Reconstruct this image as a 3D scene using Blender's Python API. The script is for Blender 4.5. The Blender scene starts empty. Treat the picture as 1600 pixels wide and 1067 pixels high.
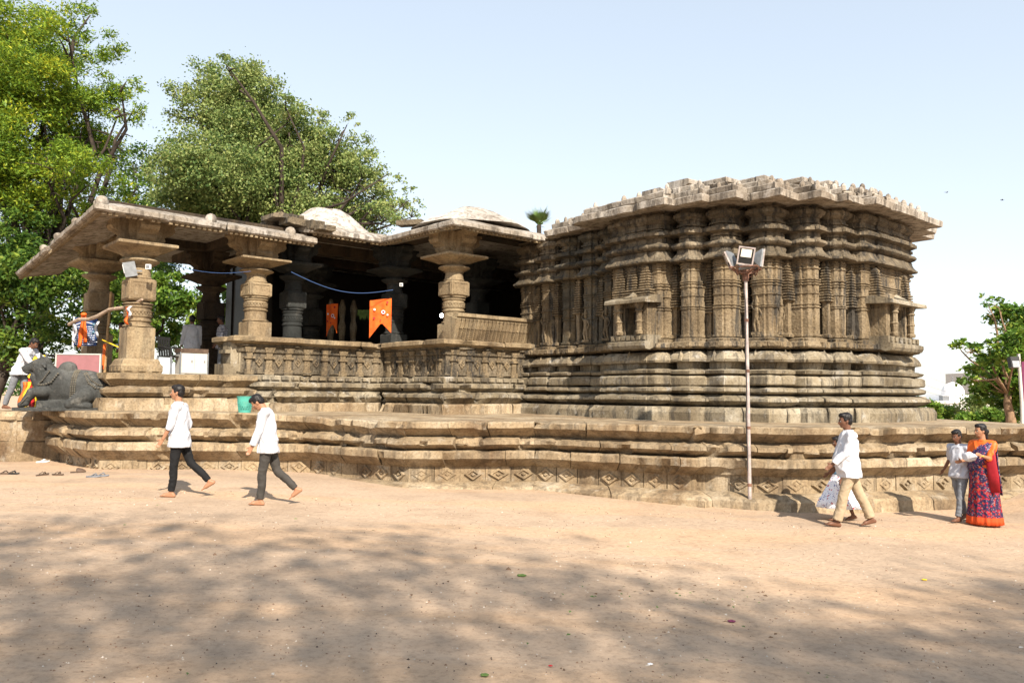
import bpy, bmesh, math, random
import numpy as np
from mathutils import Vector, Matrix, noise

random.seed(7)
R_ = math.radians
scene = bpy.context.scene
COL = scene.collection

# ------------------------------------------------------------------ camera
EYE = Vector((0, 0, 1.7))
FPX, PIT, ROL = 1244.0, R_(3.66), R_(0.49)
_f = Vector((0, math.cos(PIT), math.sin(PIT)))
_u0 = Vector((0, -math.sin(PIT), math.cos(PIT)))
_r = Vector((1, 0, 0)) * math.cos(ROL) + _u0 * math.sin(ROL)
_u = _u0 * math.cos(ROL) - Vector((1, 0, 0)) * math.sin(ROL)
cam = bpy.data.cameras.new('camera')
cam.sensor_width = 36
cam.lens = FPX / 1600 * 36
cam.clip_start, cam.clip_end = 0.1, 3000
co = bpy.data.objects.new('camera', cam)
COL.objects.link(co)
m = Matrix((_r, _u, -_f)).transposed().to_4x4()
m.translation = EYE
co.matrix_world = m
scene.camera = co

def at(px, py, Y):
    """world point seen at photograph pixel (px, py) at distance Y"""
    d = _f + _r * ((px - 800) / FPX) - _u * ((py - 533.5) / FPX)
    return EYE + d * (Y / d.y)

# ------------------------------------------------------------------ light
SUN_EL, SUN_AZ = R_(39), math.atan2(0.36, -0.93)      # azimuth from +Y towards +X
scene.world = bpy.data.worlds.new('World')
scene.world.use_nodes = True
wn, wl = scene.world.node_tree.nodes, scene.world.node_tree.links
wn.clear()
sky = wn.new('ShaderNodeTexSky')
sky.sky_type = 'NISHITA'
sky.sun_disc = False
sky.sun_elevation = SUN_EL
sky.sun_rotation = SUN_AZ
sky.air_density, sky.dust_density, sky.ozone_density = 1.0, 0.6, 1.5
gm = wn.new('ShaderNodeGamma')
gm.inputs['Gamma'].default_value = 0.42      # gamma flattens the sky gradient, standing in for haze
hs = wn.new('ShaderNodeHueSaturation')
hs.inputs['Saturation'].default_value = 0.85
hs.inputs['Value'].default_value = 1.55
bg = wn.new('ShaderNodeBackground')
bg.inputs['Strength'].default_value = 0.15
wo = wn.new('ShaderNodeOutputWorld')
wl.new(sky.outputs[0], gm.inputs['Color'])
wl.new(gm.outputs[0], hs.inputs['Color'])
wl.new(hs.outputs[0], bg.inputs['Color'])
wl.new(bg.outputs[0], wo.inputs['Surface'])
sd = bpy.data.lights.new('sun', 'SUN')
sd.energy = 3.8
sd.angle = R_(0.6)
sd.color = (1.0, 0.90, 0.76)
so = bpy.data.objects.new('sun', sd)
COL.objects.link(so)
SUNV = Vector((math.sin(SUN_AZ) * math.cos(SUN_EL), math.cos(SUN_AZ) * math.cos(SUN_EL), math.sin(SUN_EL)))
so.rotation_euler = SUNV.to_track_quat('Z', 'Y').to_euler()
so.location = (10, -20, 30)
scene.view_settings.view_transform = 'Standard'
scene.view_settings.look = 'None'
scene.view_settings.gamma = 1
scene.view_settings.exposure = 1.3
scene.view_settings.use_curve_mapping = False
scene.render.engine = 'CYCLES'
scene.cycles.max_bounces = 5
scene.cycles.diffuse_bounces = 3
scene.cycles.transparent_max_bounces = 6

# ------------------------------------------------------------------ materials
def new_mat(name):
    mt = bpy.data.materials.new(name)
    mt.use_nodes = True
    nt = mt.node_tree
    b = nt.nodes['Principled BSDF']
    b.inputs['Specular IOR Level'].default_value = 0.25
    return mt, nt.nodes, nt.links, b

def ramp(n, stops):
    r = n.new('ShaderNodeValToRGB')
    e = r.color_ramp.elements
    while len(e) > 1:
        e.remove(e[0])
    e[0].position = stops[0][0]
    e[0].color = (*stops[0][1], 1)
    for p, c in stops[1:]:
        x = e.new(p)
        x.color = (*c, 1)
    return r

def tex(n, l, src, scale, detail=4, rough=0.6, stretch=None):
    t = n.new('ShaderNodeTexNoise')
    t.inputs['Scale'].default_value = scale
    t.inputs['Detail'].default_value = detail
    t.inputs['Roughness'].default_value = rough
    if stretch:
        mp = n.new('ShaderNodeMapping')
        mp.inputs['Scale'].default_value = stretch
        l.new(src, mp.inputs[0])
        src = mp.outputs[0]
    l.new(src, t.inputs['Vector'])
    return t.outputs['Fac']

def mixc(n, l, fac, a, b, mode='MIX'):
    x = n.new('ShaderNodeMix')
    x.data_type = 'RGBA'
    x.blend_type = mode
    for s, v in ((x.inputs[0], fac), (x.inputs[6], a), (x.inputs[7], b)):
        if isinstance(v, (float, int)):
            s.default_value = v
        elif isinstance(v, tuple):
            s.default_value = (*v, 1)
        else:
            l.new(v, s)
    return x.outputs[2]

def bump(n, l, b, h, strength=0.4, dist=0.02):
    u = n.new('ShaderNodeBump')
    u.inputs['Strength'].default_value = strength
    u.inputs['Distance'].default_value = dist
    l.new(h, u.inputs['Height'])
    l.new(u.outputs[0], b.inputs['Normal'])

def stone(name, tones, streak=0.5, soot=(0.035, 0.032, 0.03), pale=(0.5, 0.46, 0.4), pale_amt=0.2, var=0.25, bs=0.5, carve=0.0):
    """weathered stone: three tones, vertical rain streaks of soot, pale lichen blotches, grain"""
    mt, n, l, b = new_mat(name)
    pos = n.new('ShaderNodeNewGeometry').outputs['Position']
    big = tex(n, l, pos, 0.9, 5, 0.65)
    r = ramp(n, [(0.3, tones[0]), (0.5, tones[1]), (0.68, tones[2])])
    l.new(big, r.inputs[0])
    c = r.outputs[0]
    st = tex(n, l, pos, 1.0, 5, 0.7, (5.0, 5.0, 0.7))
    sr = ramp(n, [(0.49, (0, 0, 0)), (0.6, (1, 1, 1))])
    l.new(st, sr.inputs[0])
    mul = n.new('ShaderNodeMath')
    mul.operation = 'MULTIPLY'
    l.new(sr.outputs[0], mul.inputs[0])
    mul.inputs[1].default_value = streak
    c = mixc(n, l, mul.outputs[0], c, soot)
    lp = tex(n, l, pos, 3.1, 6, 0.7)
    lr = ramp(n, [(0.56, (0, 0, 0)), (0.66, (1, 1, 1))])
    l.new(lp, lr.inputs[0])
    mul2 = n.new('ShaderNodeMath')
    mul2.operation = 'MULTIPLY'
    l.new(lr.outputs[0], mul2.inputs[0])
    mul2.inputs[1].default_value = pale_amt
    c = mixc(n, l, mul2.outputs[0], c, pale)
    # dark pits
    fine = tex(n, l, pos, 22, 6, 0.75)
    fr = ramp(n, [(0.3, (0.5, 0.47, 0.44)), (0.55, (1.05, 1.05, 1.05))])
    l.new(fine, fr.inputs[0])
    c = mixc(n, l, 0.9, c, fr.outputs[0], 'MULTIPLY')
    # each block its own tone
    oi = n.new('ShaderNodeObjectInfo')
    mr = n.new('ShaderNodeMapRange')
    mr.inputs['To Min'].default_value = 1 - var
    mr.inputs['To Max'].default_value = 1 + var
    l.new(oi.outputs['Random'], mr.inputs['Value'])
    h = n.new('ShaderNodeHueSaturation')
    l.new(mr.outputs[0], h.inputs['Value'])
    l.new(c, h.inputs['Color'])
    l.new(h.outputs[0], b.inputs['Base Color'])
    b.inputs['Roughness'].default_value = 0.88
    rough = tex(n, l, pos, 9, 7, 0.75)
    if carve:
        vo = n.new('ShaderNodeTexVoronoi')
        vo.inputs['Scale'].default_value = 17
        vo.feature = 'F1'
        l.new(pos, vo.inputs['Vector'])
        ad = n.new('ShaderNodeMath')
        ad.operation = 'MULTIPLY_ADD'
        l.new(vo.outputs['Distance'], ad.inputs[0])
        ad.inputs[1].default_value = carve
        l.new(rough, ad.inputs[2])
        rough = ad.outputs[0]
    bump(n, l, b, rough, bs, 0.05)
    return mt

def plain(name, col, rough=0.7, var=0.15, scale=8, metal=0.0, bstr=0.15, bsc=30):
    mt, n, l, b = new_mat(name)
    pos = n.new('ShaderNodeTexCoord').outputs['Object']
    t = tex(n, l, pos, scale, 5, 0.65)
    lo = tuple(max(0, v * (1 - var * 1.6)) for v in col)
    hi = tuple(min(1, v * (1 + var)) for v in col)
    r = ramp(n, [(0.32, lo), (0.66, hi)])
    l.new(t, r.inputs[0])
    l.new(r.outputs[0], b.inputs['Base Color'])
    b.inputs['Roughness'].default_value = rough
    b.inputs['Metallic'].default_value = metal
    if bstr:
        bump(n, l, b, tex(n, l, pos, bsc, 4), bstr, 0.01)
    return mt

M = {}
M['platform'] = stone('platform_stone', [(0.141, 0.092, 0.052), (0.294, 0.222, 0.138), (0.387, 0.319, 0.228)], 0.5, (0.07, 0.055, 0.04), (0.42, 0.38, 0.31), 0.4, 0.16, 0.4)
M['plinth'] = stone('plinth_stone', [(0.117, 0.089, 0.056), (0.232, 0.191, 0.129), (0.337, 0.298, 0.228)], 0.6, (0.05, 0.045, 0.04), (0.43, 0.41, 0.37), 0.5, 0.16, 0.4)
M['wall'] = stone('wall_stone', [(0.110, 0.081, 0.050), (0.208, 0.157, 0.095), (0.284, 0.227, 0.154)], 0.9, (0.045, 0.042, 0.038), (0.34, 0.26, 0.155), 0.4, 0.12, 0.8, 0.4)
M['wall_soot'] = stone('sooty_wall_stone', [(0.063, 0.061, 0.050), (0.113, 0.095, 0.066), (0.215, 0.149, 0.076)], 0.8, (0.03, 0.032, 0.033), (0.22, 0.22, 0.20), 0.35, 0.2, 0.8, 0.4)
M['cornice'] = stone('cornice_stone', [(0.060, 0.049, 0.033), (0.144, 0.114, 0.076), (0.234, 0.192, 0.136)], 0.85, (0.04, 0.037, 0.033), (0.33, 0.285, 0.21), 0.35, 0.14, 0.8, 0.4)
M['porch'] = stone('porch_stone', [(0.158, 0.112, 0.065), (0.276, 0.207, 0.125), (0.355, 0.284, 0.179)], 0.4, (0.06, 0.05, 0.04), (0.36, 0.31, 0.23), 0.3, 0.12, 0.7)
M['under'] = stone('shaded_porch_stone', [(0.03, 0.023, 0.017), (0.055, 0.04, 0.027), (0.10, 0.072, 0.045)], 0.6, (0.02, 0.018, 0.017), (0.16, 0.12, 0.075), 0.2, 0.15, 0.5)  # darker copy of the porch stone, shade under the roof put into its colour
M['black_stone'] = stone('polished_black_stone', [(0.015, 0.017, 0.017), (0.03, 0.033, 0.032), (0.06, 0.06, 0.056)], 0.3, (0.015, 0.015, 0.015), (0.13, 0.12, 0.105), 0.3, 0.12, 0.3)
M['bull'] = stone('worn_black_bull_stone', [(0.03, 0.032, 0.031), (0.055, 0.057, 0.055), (0.10, 0.10, 0.094)], 0.4, (0.02, 0.02, 0.02), (0.2, 0.19, 0.17), 0.4, 0.05, 0.4)
M['lime'] = stone('lime_washed_roof', [(0.258, 0.224, 0.189), (0.413, 0.378, 0.335), (0.550, 0.516, 0.473)], 0.75, (0.14, 0.115, 0.09), (0.68, 0.65, 0.6), 0.5, 0.06, 0.6)
M['lip'] = stone('stained_eave_lip', [(0.189, 0.150, 0.112), (0.327, 0.284, 0.232), (0.447, 0.413, 0.370)], 0.75, (0.08, 0.065, 0.05), (0.58, 0.54, 0.49), 0.4, 0.1, 0.7)
M['dark'] = plain('near_black_interior', (0.03, 0.026, 0.022), 0.4)  # near-black colour for the inner walls and niche panels
M['white_cloth'] = plain('white_cotton', (0.52, 0.53, 0.57), 0.85, 0.05, 6, 0, 0.5, 11)
M['black_cloth'] = plain('black_cotton', (0.010, 0.010, 0.011), 0.85, 0.2, 6, 0, 0.3, 14)
M['grey_cloth'] = plain('charcoal_cotton', (0.05, 0.045, 0.04), 0.85, 0.2, 6, 0, 0.3, 14)
M['khaki'] = plain('khaki_cotton', (0.36, 0.28, 0.185), 0.85, 0.08, 6, 0, 0.3, 14)
M['jeans'] = plain('grey_denim', (0.17, 0.18, 0.20), 0.85, 0.15, 8, 0, 0.3, 14)
M['tee'] = plain('pale_grey_jersey', (0.42, 0.43, 0.48), 0.85, 0.05, 6, 0, 0.2, 14)
M['blue_cloth'] = plain('bright_blue_cotton', (0.05, 0.28, 0.5), 0.85, 0.1)
M['orange_cloth'] = plain('orange_silk', (0.72, 0.13, 0.02), 0.5, 0.12, 5, 0, 0.2, 14)
M['skin'] = plain('brown_skin', (0.33, 0.165, 0.095), 0.5, 0.06, 10, 0, 0.0)
M['skin_dark'] = plain('dark_brown_skin', (0.15, 0.07, 0.042), 0.5, 0.06, 10, 0, 0.0)
M['hair'] = plain('black_hair', (0.012, 0.010, 0.010), 0.45, 0.3, 40, 0, 0.4, 60)
M['eye_white'] = plain('eye_white', (0.3, 0.28, 0.26), 0.3, 0.02, 8, 0, 0)
M['bark'] = plain('brown_bark', (0.045, 0.034, 0.026), 0.9, 0.35, 5, 0, 0.8, 12)
M['bark_pale'] = plain('pale_brown_bark', (0.22, 0.14, 0.085), 0.9, 0.3, 5, 0, 0.8, 12)
M['pole'] = plain('chalky_silver_paint', (0.40, 0.34, 0.32), 0.55, 0.25, 7, 0.1, 0.3, 20)
M['steel'] = plain('grey_steel', (0.22, 0.23, 0.24), 0.4, 0.15, 9, 0.5)
M['rust'] = plain('rusty_iron', (0.19, 0.10, 0.07), 0.8, 0.4, 14)
M['glass'] = plain('lamp_glass', (0.75, 0.72, 0.62), 0.12, 0.05, 3, 0, 0)
M['black_plastic'] = plain('black_plastic', (0.02, 0.02, 0.02), 0.45, 0.1)
M['green_plastic'] = plain('sea_green_plastic', (0.075, 0.33, 0.27), 0.45, 0.06)
M['white_paint'] = plain('white_paint', (0.52, 0.50, 0.46), 0.5, 0.08, 4)
M['pink'] = plain('dusty_pink_board', (0.29, 0.13, 0.14), 0.75, 0.08, 3)
M['sign_blue'] = plain('navy_sign_paint', (0.018, 0.045, 0.14), 0.5, 0.1, 5)
M['sign_text'] = plain('white_sign_paint', (0.62, 0.66, 0.7), 0.6, 0.05)
M['bamboo'] = plain('dry_bamboo', (0.36, 0.23, 0.11), 0.7, 0.3, 12)
M['pale_branch'] = plain('bleached_branch', (0.36, 0.27, 0.2), 0.8, 0.3, 12)
M['yellow'] = plain('yellow_cloth', (0.75, 0.52, 0.03), 0.7, 0.08)
M['red'] = plain('red_cloth', (0.55, 0.025, 0.03), 0.7, 0.1)
M['leather'] = plain('worn_brown_leather', (0.10, 0.065, 0.045), 0.6, 0.3)
M['blue_wire'] = plain('blue_cable', (0.05, 0.10, 0.24), 0.5, 0.05)
M['magenta'] = plain('magenta_hoarding', (0.14, 0.025, 0.07), 0.7, 0.15)
M['far_white'] = plain('white_plaster', (0.78, 0.78, 0.78), 0.8, 0.05, 0.3)
M['brick_red'] = plain('red_soil', (0.3, 0.13, 0.08), 0.9, 0.2)

def leaf_mat(name, cols, trans=0.35):
    mt, n, l, b = new_mat(name)
    a = n.new('ShaderNodeAttribute')
    a.attribute_name = 'tone'
    r = ramp(n, [(i / (len(cols) - 1), c) for i, c in enumerate(cols)])
    l.new(a.outputs['Fac'], r.inputs[0])
    l.new(r.outputs[0], b.inputs['Base Color'])
    b.inputs['Roughness'].default_value = 0.5
    tr = n.new('ShaderNodeBsdfTranslucent')
    l.new(r.outputs[0], tr.inputs['Color'])
    mx = n.new('ShaderNodeMixShader')
    mx.inputs[0].default_value = trans
    l.new(b.outputs[0], mx.inputs[1])
    l.new(tr.outputs[0], mx.inputs[2])
    l.new(mx.outputs[0], n['Material Output'].inputs['Surface'])
    return mt

M['leaf_feather'] = leaf_mat('feathery_leaf', [(0.054, 0.116, 0.019), (0.132, 0.232, 0.028), (0.248, 0.341, 0.031), (0.465, 0.449, 0.031)])
M['leaf_pipal'] = leaf_mat('pipal_leaf', [(0.070, 0.131, 0.038), (0.166, 0.236, 0.070), (0.280, 0.333, 0.105), (0.36, 0.37, 0.13)])
M['leaf_dark'] = leaf_mat('dark_leaf', [(0.024, 0.061, 0.014), (0.054, 0.115, 0.020), (0.108, 0.189, 0.027), (0.230, 0.297, 0.041)])
M['leaf_bright'] = leaf_mat('bright_leaf', [(0.045, 0.112, 0.018), (0.098, 0.195, 0.027), (0.180, 0.285, 0.038), (0.330, 0.390, 0.060)])

# ------------------------------------------------------------------ mesh helpers
WORLD = {}

class MB:
    def __init__(s):
        s.v, s.f, s.mi = [], [], []
        s.cur = 0
    def add(s, vs, fs):
        k = len(s.v)
        s.v.extend([tuple(x) for x in vs])
        s.f.extend([tuple(i + k for i in f) for f in fs])
        s.mi.extend([s.cur] * len(fs))
        return s
    def box(s, c, size, rot=None, taper=1.0):
        vs = []
        for z in (-1, 1):
            t = taper if z > 0 else 1
            for x, y in ((-1, -1), (1, -1), (1, 1), (-1, 1)):
                p = Vector((x * size[0] / 2 * t, y * size[1] / 2 * t, z * size[2] / 2))
                if rot is not None:
                    p = rot @ p
                vs.append(p + Vector(c))
        return s.add(vs, [(3, 2, 1, 0), (4, 5, 6, 7), (0, 1, 5, 4), (1, 2, 6, 5), (2, 3, 7, 6), (3, 0, 4, 7)])
    def loft(s, rings, cap=True, close=True):
        n = len(rings[0])
        vs = [p for r in rings for p in r]
        fs = []
        for i in range(len(rings) - 1):
            for j in range(n if close else n - 1):
                a, b = i * n + j, i * n + (j + 1) % n
                fs.append((a, b, b + n, a + n))
        if cap:
            fs.append(tuple(range(n - 1, -1, -1)))
            fs.append(tuple(range((len(rings) - 1) * n, len(rings) * n)))
        return s.add(vs, fs)
    def tube(s, pts, rad, n=8, flat=(1, 1), cap=True):
        pts = [Vector(p) for p in pts]
        if not isinstance(rad, (list, tuple)):
            rad = [rad] * len(pts)
        rings = []
        px_ = None
        for i, p in enumerate(pts):
            d = (pts[min(i + 1, len(pts) - 1)] - pts[max(i - 1, 0)]).normalized()
            if px_ is None:
                ref = Vector((0, 0, 1)) if abs(d.z) < 0.92 else Vector((1, 0, 0))
                x = d.cross(ref).normalized()
            else:                       # carry the frame along so the tube never twists
                x = (px_ - d * px_.dot(d)).normalized()
            px_ = x
            y = d.cross(x).normalized()
            rings.append([p + (x * math.cos(t) * flat[0] + y * math.sin(t) * flat[1]) * rad[i]
                          for t in [2 * math.pi * j / n for j in range(n)]])
        return s.loft(rings, cap)
    def lathe(s, prof, c, n=20, rot=0, square=0):
        """profile of (radius, z); square=1 gives a four-sided stack"""
        rings = []
        for r, z in prof:
            if square:
                rings.append([Vector((c[0] + r * math.sqrt(2) * math.cos(rot + math.pi / 4 + k * math.pi / 2),
                                      c[1] + r * math.sqrt(2) * math.sin(rot + math.pi / 4 + k * math.pi / 2), c[2] + z)) for k in range(4)])
            else:
                rings.append([Vector((c[0] + r * math.cos(2 * math.pi * k / n), c[1] + r * math.sin(2 * math.pi * k / n), c[2] + z)) for k in range(n)])
        return s.loft(rings)
    def ball(s, c, r, n=12, m=8, rot=None):
        if not isinstance(r, (list, tuple)):
            r = (r, r, r)
        rings = []
        for i in range(1, m):
            t = math.pi * i / m
            ring = []
            for j in range(n):
                a = 2 * math.pi * j / n
                p = Vector((r[0] * math.sin(t) * math.cos(a), r[1] * math.sin(t) * math.sin(a), -r[2] * math.cos(t)))
                if rot is not None:
                    p = rot @ p
                ring.append(p + Vector(c))
            rings.append(ring)
        top = Vector((0, 0, r[2]))
        if rot is not None:
            top = rot @ top
        k = len(s.v)
        vs = [p for q in rings for p in q] + [Vector(c) - top, Vector(c) + top]
        fs = []
        for i in range(m - 2):
            for j in range(n):
                a, b = i * n + j, i * n + (j + 1) % n
                fs.append((a, b, b + n, a + n))
        bi, ti = len(vs) - 2, len(vs) - 1
        for j in range(n):
            fs.append((bi, (j + 1) % n, j))
            fs.append((ti, (m - 2) * n + j, (m - 2) * n + (j + 1) % n))
        return s.add(vs, fs)
    def capsule(s, p0, p1, r0, r1, n=12, flat=None):
        """rounded tapered limb; flat = (axis vector, factor) squashes it across that axis"""
        p0, p1 = Vector(p0), Vector(p1)
        d = p1 - p0
        L = max(d.length, 1e-6)
        d /= L
        ref = Vector((0, 0, 1)) if abs(d.z) < 0.9 else Vector((1, 0, 0))
        if flat is not None:
            x = (Vector(flat[0]) - d * d.dot(Vector(flat[0]))).normalized()
        else:
            x = d.cross(ref).normalized()
        y = d.cross(x)
        kx = flat[1] if flat is not None else 1
        rings = []
        st = []
        for t in (80, 50, 22):
            st.append((-r0 * math.sin(R_(t)), r0 * math.cos(R_(t))))
        for q in (0, 0.5, 1):
            st.append((L * q, r0 + (r1 - r0) * q))
        for t in (22, 50, 80):
            st.append((L + r1 * math.sin(R_(t)), r1 * math.cos(R_(t))))
        for h, r in st:
            rings.append([p0 + d * h + (x * kx * math.cos(a) + y * math.sin(a)) * r for a in [2 * math.pi * j / n for j in range(n)]])
        return s.loft(rings)
    def mesh(s, name):
        me = bpy.data.meshes.new(name)
        me.from_pydata(s.v, [], s.f)
        me.update()
        return me
    def build(s, name, mats, parent=None, smooth=None, local=False, fixn=True):
        me = s.mesh(name)
        if fixn:
            bm = bmesh.new()
            bm.from_mesh(me)
            bmesh.ops.recalc_face_normals(bm, faces=bm.faces)
            bm.to_mesh(me)
            bm.free()
        return link(name, me, mats, parent, smooth, local, s.mi)

def link(name, me, mats, parent=None, smooth=None, local=False, mi=None):
    if not isinstance(mats, (list, tuple)):
        mats = [mats]
    for mt in mats:
        me.materials.append(mt)
    if mi and max(mi) > 0:
        me.polygons.foreach_set('material_index', mi)
    if smooth:
        me.polygons.foreach_set('use_smooth', [True] * len(me.polygons))
        if smooth < 180:
            me.set_sharp_from_angle(angle=R_(smooth))
    o = bpy.data.objects.new(name, me)
    COL.objects.link(o)
    WORLD[o.name] = Vector((0, 0, 0))
    if parent is not None:
        o.parent = parent
        if not local:
            o.location = -WORLD[parent.name]
    return o

def tag(o, label=None, cat=None, group=None, kind=None):
    if label: o['label'] = label
    if cat: o['category'] = cat
    if group: o['group'] = group
    if kind: o['kind'] = kind
    return o

def thing(name, label, cat, loc=(0, 0, 0), rz=0, group=None):
    o = bpy.data.objects.new(name, None)
    o.empty_display_size = 0.3
    COL.objects.link(o)
    o.location = loc
    o.rotation_euler = (0, 0, rz)
    WORLD[o.name] = Vector(loc)
    return tag(o, label, cat, group)

def remesh(mb, voxel, smooth_it=3, disp=None, factor=0.5):
    """fuse overlapping closed shapes into one skin"""
    me = mb.mesh('tmp')
    o = bpy.data.objects.new('tmp', me)
    COL.objects.link(o)
    md = o.modifiers.new('r', 'REMESH')
    md.mode = 'VOXEL'
    md.voxel_size = voxel
    if smooth_it:
        sm = o.modifiers.new('s', 'SMOOTH')
        sm.iterations = smooth_it
        sm.factor = factor
    dg = bpy.context.evaluated_depsgraph_get()
    ev = o.evaluated_get(dg)
    out = bpy.data.meshes.new_from_object(ev)
    bpy.data.objects.remove(o)
    bpy.data.meshes.remove(me)
    if disp:
        for v in out.vertices:
            v.co += disp(v.co)
    return out

def nv(p, f, a):
    return noise.noise_vector(Vector(p) * f) * a

# temple axes: a runs right and away, b runs left and away
PHI = R_(48.5)
E1 = Vector((math.sin(PHI), math.cos(PHI)))
E2 = Vector((-math.cos(PHI), math.sin(PHI)))
ROTZ = math.atan2(E1.y, E1.x)
RZ = Matrix.Rotation(ROTZ, 3, 'Z')
def ab(a, b, z=None):
    p = E1 * a + E2 * b
    return p if z is None else Vector((p.x, p.y, z))

def smoothstep(x, a, b):
    t = min(1, max(0, (x - a) / (b - a)))
    return t * t * (3 - 2 * t)

def gz(x, y):
    g = -0.17 - 0.033 * x
    return max(-0.37, min(0.04, g)) + 0.36 * smoothstep(x, 8.3, 10.2)

# ---- stone courses swept along a plan line (walked left to right as seen from outside)
def miters(P):
    out = []
    for i, p in enumerate(P):
        ns = []
        for j in (i - 1, i):
            if 0 <= j < len(P) - 1:
                d = (P[j + 1] - P[j]).normalized()
                ns.append(Vector((d.y, -d.x)))
        if len(ns) == 2:
            mvec = ns[0] + ns[1]
            mvec = mvec / max(0.3, mvec.dot(ns[0]))
        else:
            mvec = ns[0]
        out.append(mvec)
    return out

def block(P, Q, mp, mq, t0, t1, prof, step, amp, chip, seed, zs=None, shift=0.0, tilt=0.0):
    """one stone of a course: the stretch t0..t1 of plan edge P-Q"""
    L = (Q - P).length
    k = max(1, int(round(L * (t1 - t0) / step)))
    ring, sx = [], Vector((seed * 3.1, seed * 1.7, seed * 0.9))
    omax = max(o for o, z in prof)
    d = (Q - P).normalized()
    nn = Vector((d.y, -d.x, 0))
    for i in range(k + 1):
        t = t0 + (t1 - t0) * i / k
        rr = []
        for o, z in prof:
            oo = o + (shift if o > -0.1 else 0)
            p = (P + mp * oo).lerp(Q + mq * oo, t)
            zz = z + tilt * (t - t0) * L
            v = Vector((p.x, p.y, zz))
            if o > -0.1:
                w = nv(v + sx * 0.15, 1.6, amp * 0.6) + nv(v + sx, 7.0, amp * 0.6)
                v = v + w
                if chip and o > omax - 0.14:
                    c = noise.noise(v * 3.1 + sx) - 0.17
                    if c > 0:
                        v = v - nn * min(0.16, c * chip * 1.5)
                        if z > (prof[0][1] + prof[-1][1]) * 0.5:
                            v.z -= min(0.05, c * chip * 0.25)
            if zs:
                v.z = zs(v)
            rr.append(v)
        ring.append(rr)
    return MB().loft(ring)

def course(poly, prof, name, mat, parent, blen=(0.8, 1.4), step=0.12, amp=0.012, chip=0.15, zs=None, gap=0.007, jit=0.022, one=False):
    P = [Vector(p) for p in poly]
    ms = miters(P)
    out = []
    for i in range(len(P) - 1):
        L = (P[i + 1] - P[i]).length
        if L < 0.03:
            continue
        cuts = [0.0]
        if not one:
            while True:
                nx = cuts[-1] + random.uniform(*blen) / L
                if nx > 1 - blen[0] * 0.5 / L:
                    break
                cuts.append(nx)
        cuts.append(1.0)
        for c0, c1 in zip(cuts, cuts[1:]):
            g0 = gap / L if c0 > 0 else 0.0
            g1 = gap / L if c1 < 1 else 0.0
            mb = block(P[i], P[i + 1], ms[i], ms[i + 1], c0 + g0, c1 - g1, prof, step, amp, chip,
                       random.uniform(0, 99), zs, random.uniform(-jit, jit), random.uniform(-jit, jit) * 0.3)
            out.append(mb.build(name, mat, parent, smooth=28))
    return out

def slab_poly(mb, pts, z0, z1):
    n = len(pts)
    vs = [Vector((p[0], p[1], z0)) for p in pts] + [Vector((p[0], p[1], z1)) for p in pts]
    fs = [tuple(range(n - 1, -1, -1)), tuple(range(n, 2 * n))]
    fs += [(i, (i + 1) % n, (i + 1) % n + n, i + n) for i in range(n)]
    return mb.add(vs, fs)
# ================================================================== GROUND
def sand_mat():
    mt, n, l, b = new_mat('sandy_ground')
    pos = n.new('ShaderNodeNewGeometry').outputs['Position']
    big = tex(n, l, pos, 0.22, 5, 0.6, (0.7, 1.3, 1))
    r = ramp(n, [(0.3, (0.37, 0.275, 0.195)), (0.5, (0.46, 0.34, 0.24)), (0.68, (0.52, 0.38, 0.265))])
    l.new(big, r.inputs[0])
    tr = tex(n, l, pos, 0.5, 5, 0.65, (0.3, 1.4, 1))
    rr = ramp(n, [(0.48, (0, 0, 0)), (0.6, (0.8, 0.8, 0.8))])
    l.new(tr, rr.inputs[0])
    c = mixc(n, l, rr.outputs[0], r.outputs[0], (0.52, 0.355, 0.225))
    dk = tex(n, l, pos, 1.1, 6, 0.7)
    dr = ramp(n, [(0.48, (1, 1, 1)), (0.66, (0.80, 0.79, 0.78))])
    l.new(dk, dr.inputs[0])
    c = mixc(n, l, 0.8, c, dr.outputs[0], 'MULTIPLY')
    f = tex(n, l, pos, 16, 8, 0.8)
    fr = ramp(n, [(0.32, (0.62, 0.58, 0.54)), (0.5, (1, 1, 1)), (0.7, (1.1, 1.09, 1.08))])
    l.new(f, fr.inputs[0])
    c = mixc(n, l, 0.85, c, fr.outputs[0], 'MULTIPLY')
    l.new(c, b.inputs['Base Color'])
    b.inputs['Roughness'].default_value = 0.95
    h1 = tex(n, l, pos, 5, 9, 0.75)
    bump(n, l, b, h1, 0.75, 0.06)
    return mt
M['sand'] = sand_mat()

def axis(vals):
    out = []
    for a, b, s in vals:
        k = int(round((b - a) / s))
        out += [a + (b - a) * i / k for i in range(k)]
    return out + [vals[-1][1]]
gx = axis([(-1500, -100, 350), (-100, -24, 19), (-24, 24, 0.5), (24, 100, 19), (100, 1500, 350)])
gy = axis([(-300, -40, 65), (-40, 0, 4), (0, 26, 0.5), (26, 120, 15), (120, 2000, 470)])
mb = MB()
vs = [(x, y, gz(x, y) + (noise.noise(Vector((x * 0.7, y * 0.7, 3))) * 0.018 + noise.noise(Vector((x * 0.23, y * 0.23, 8))) * 0.03 if abs(x) < 24 and 0 <= y <= 26 else 0)) for y in gy for x in gx]
nx = len(gx)
mb.add(vs, [(j * nx + i, j * nx + i + 1, (j + 1) * nx + i + 1, (j + 1) * nx + i) for j in range(len(gy) - 1) for i in range(nx - 1)])
tag(mb.build('ground', M['sand'], None, smooth=180, fixn=False), kind='structure')

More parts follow.
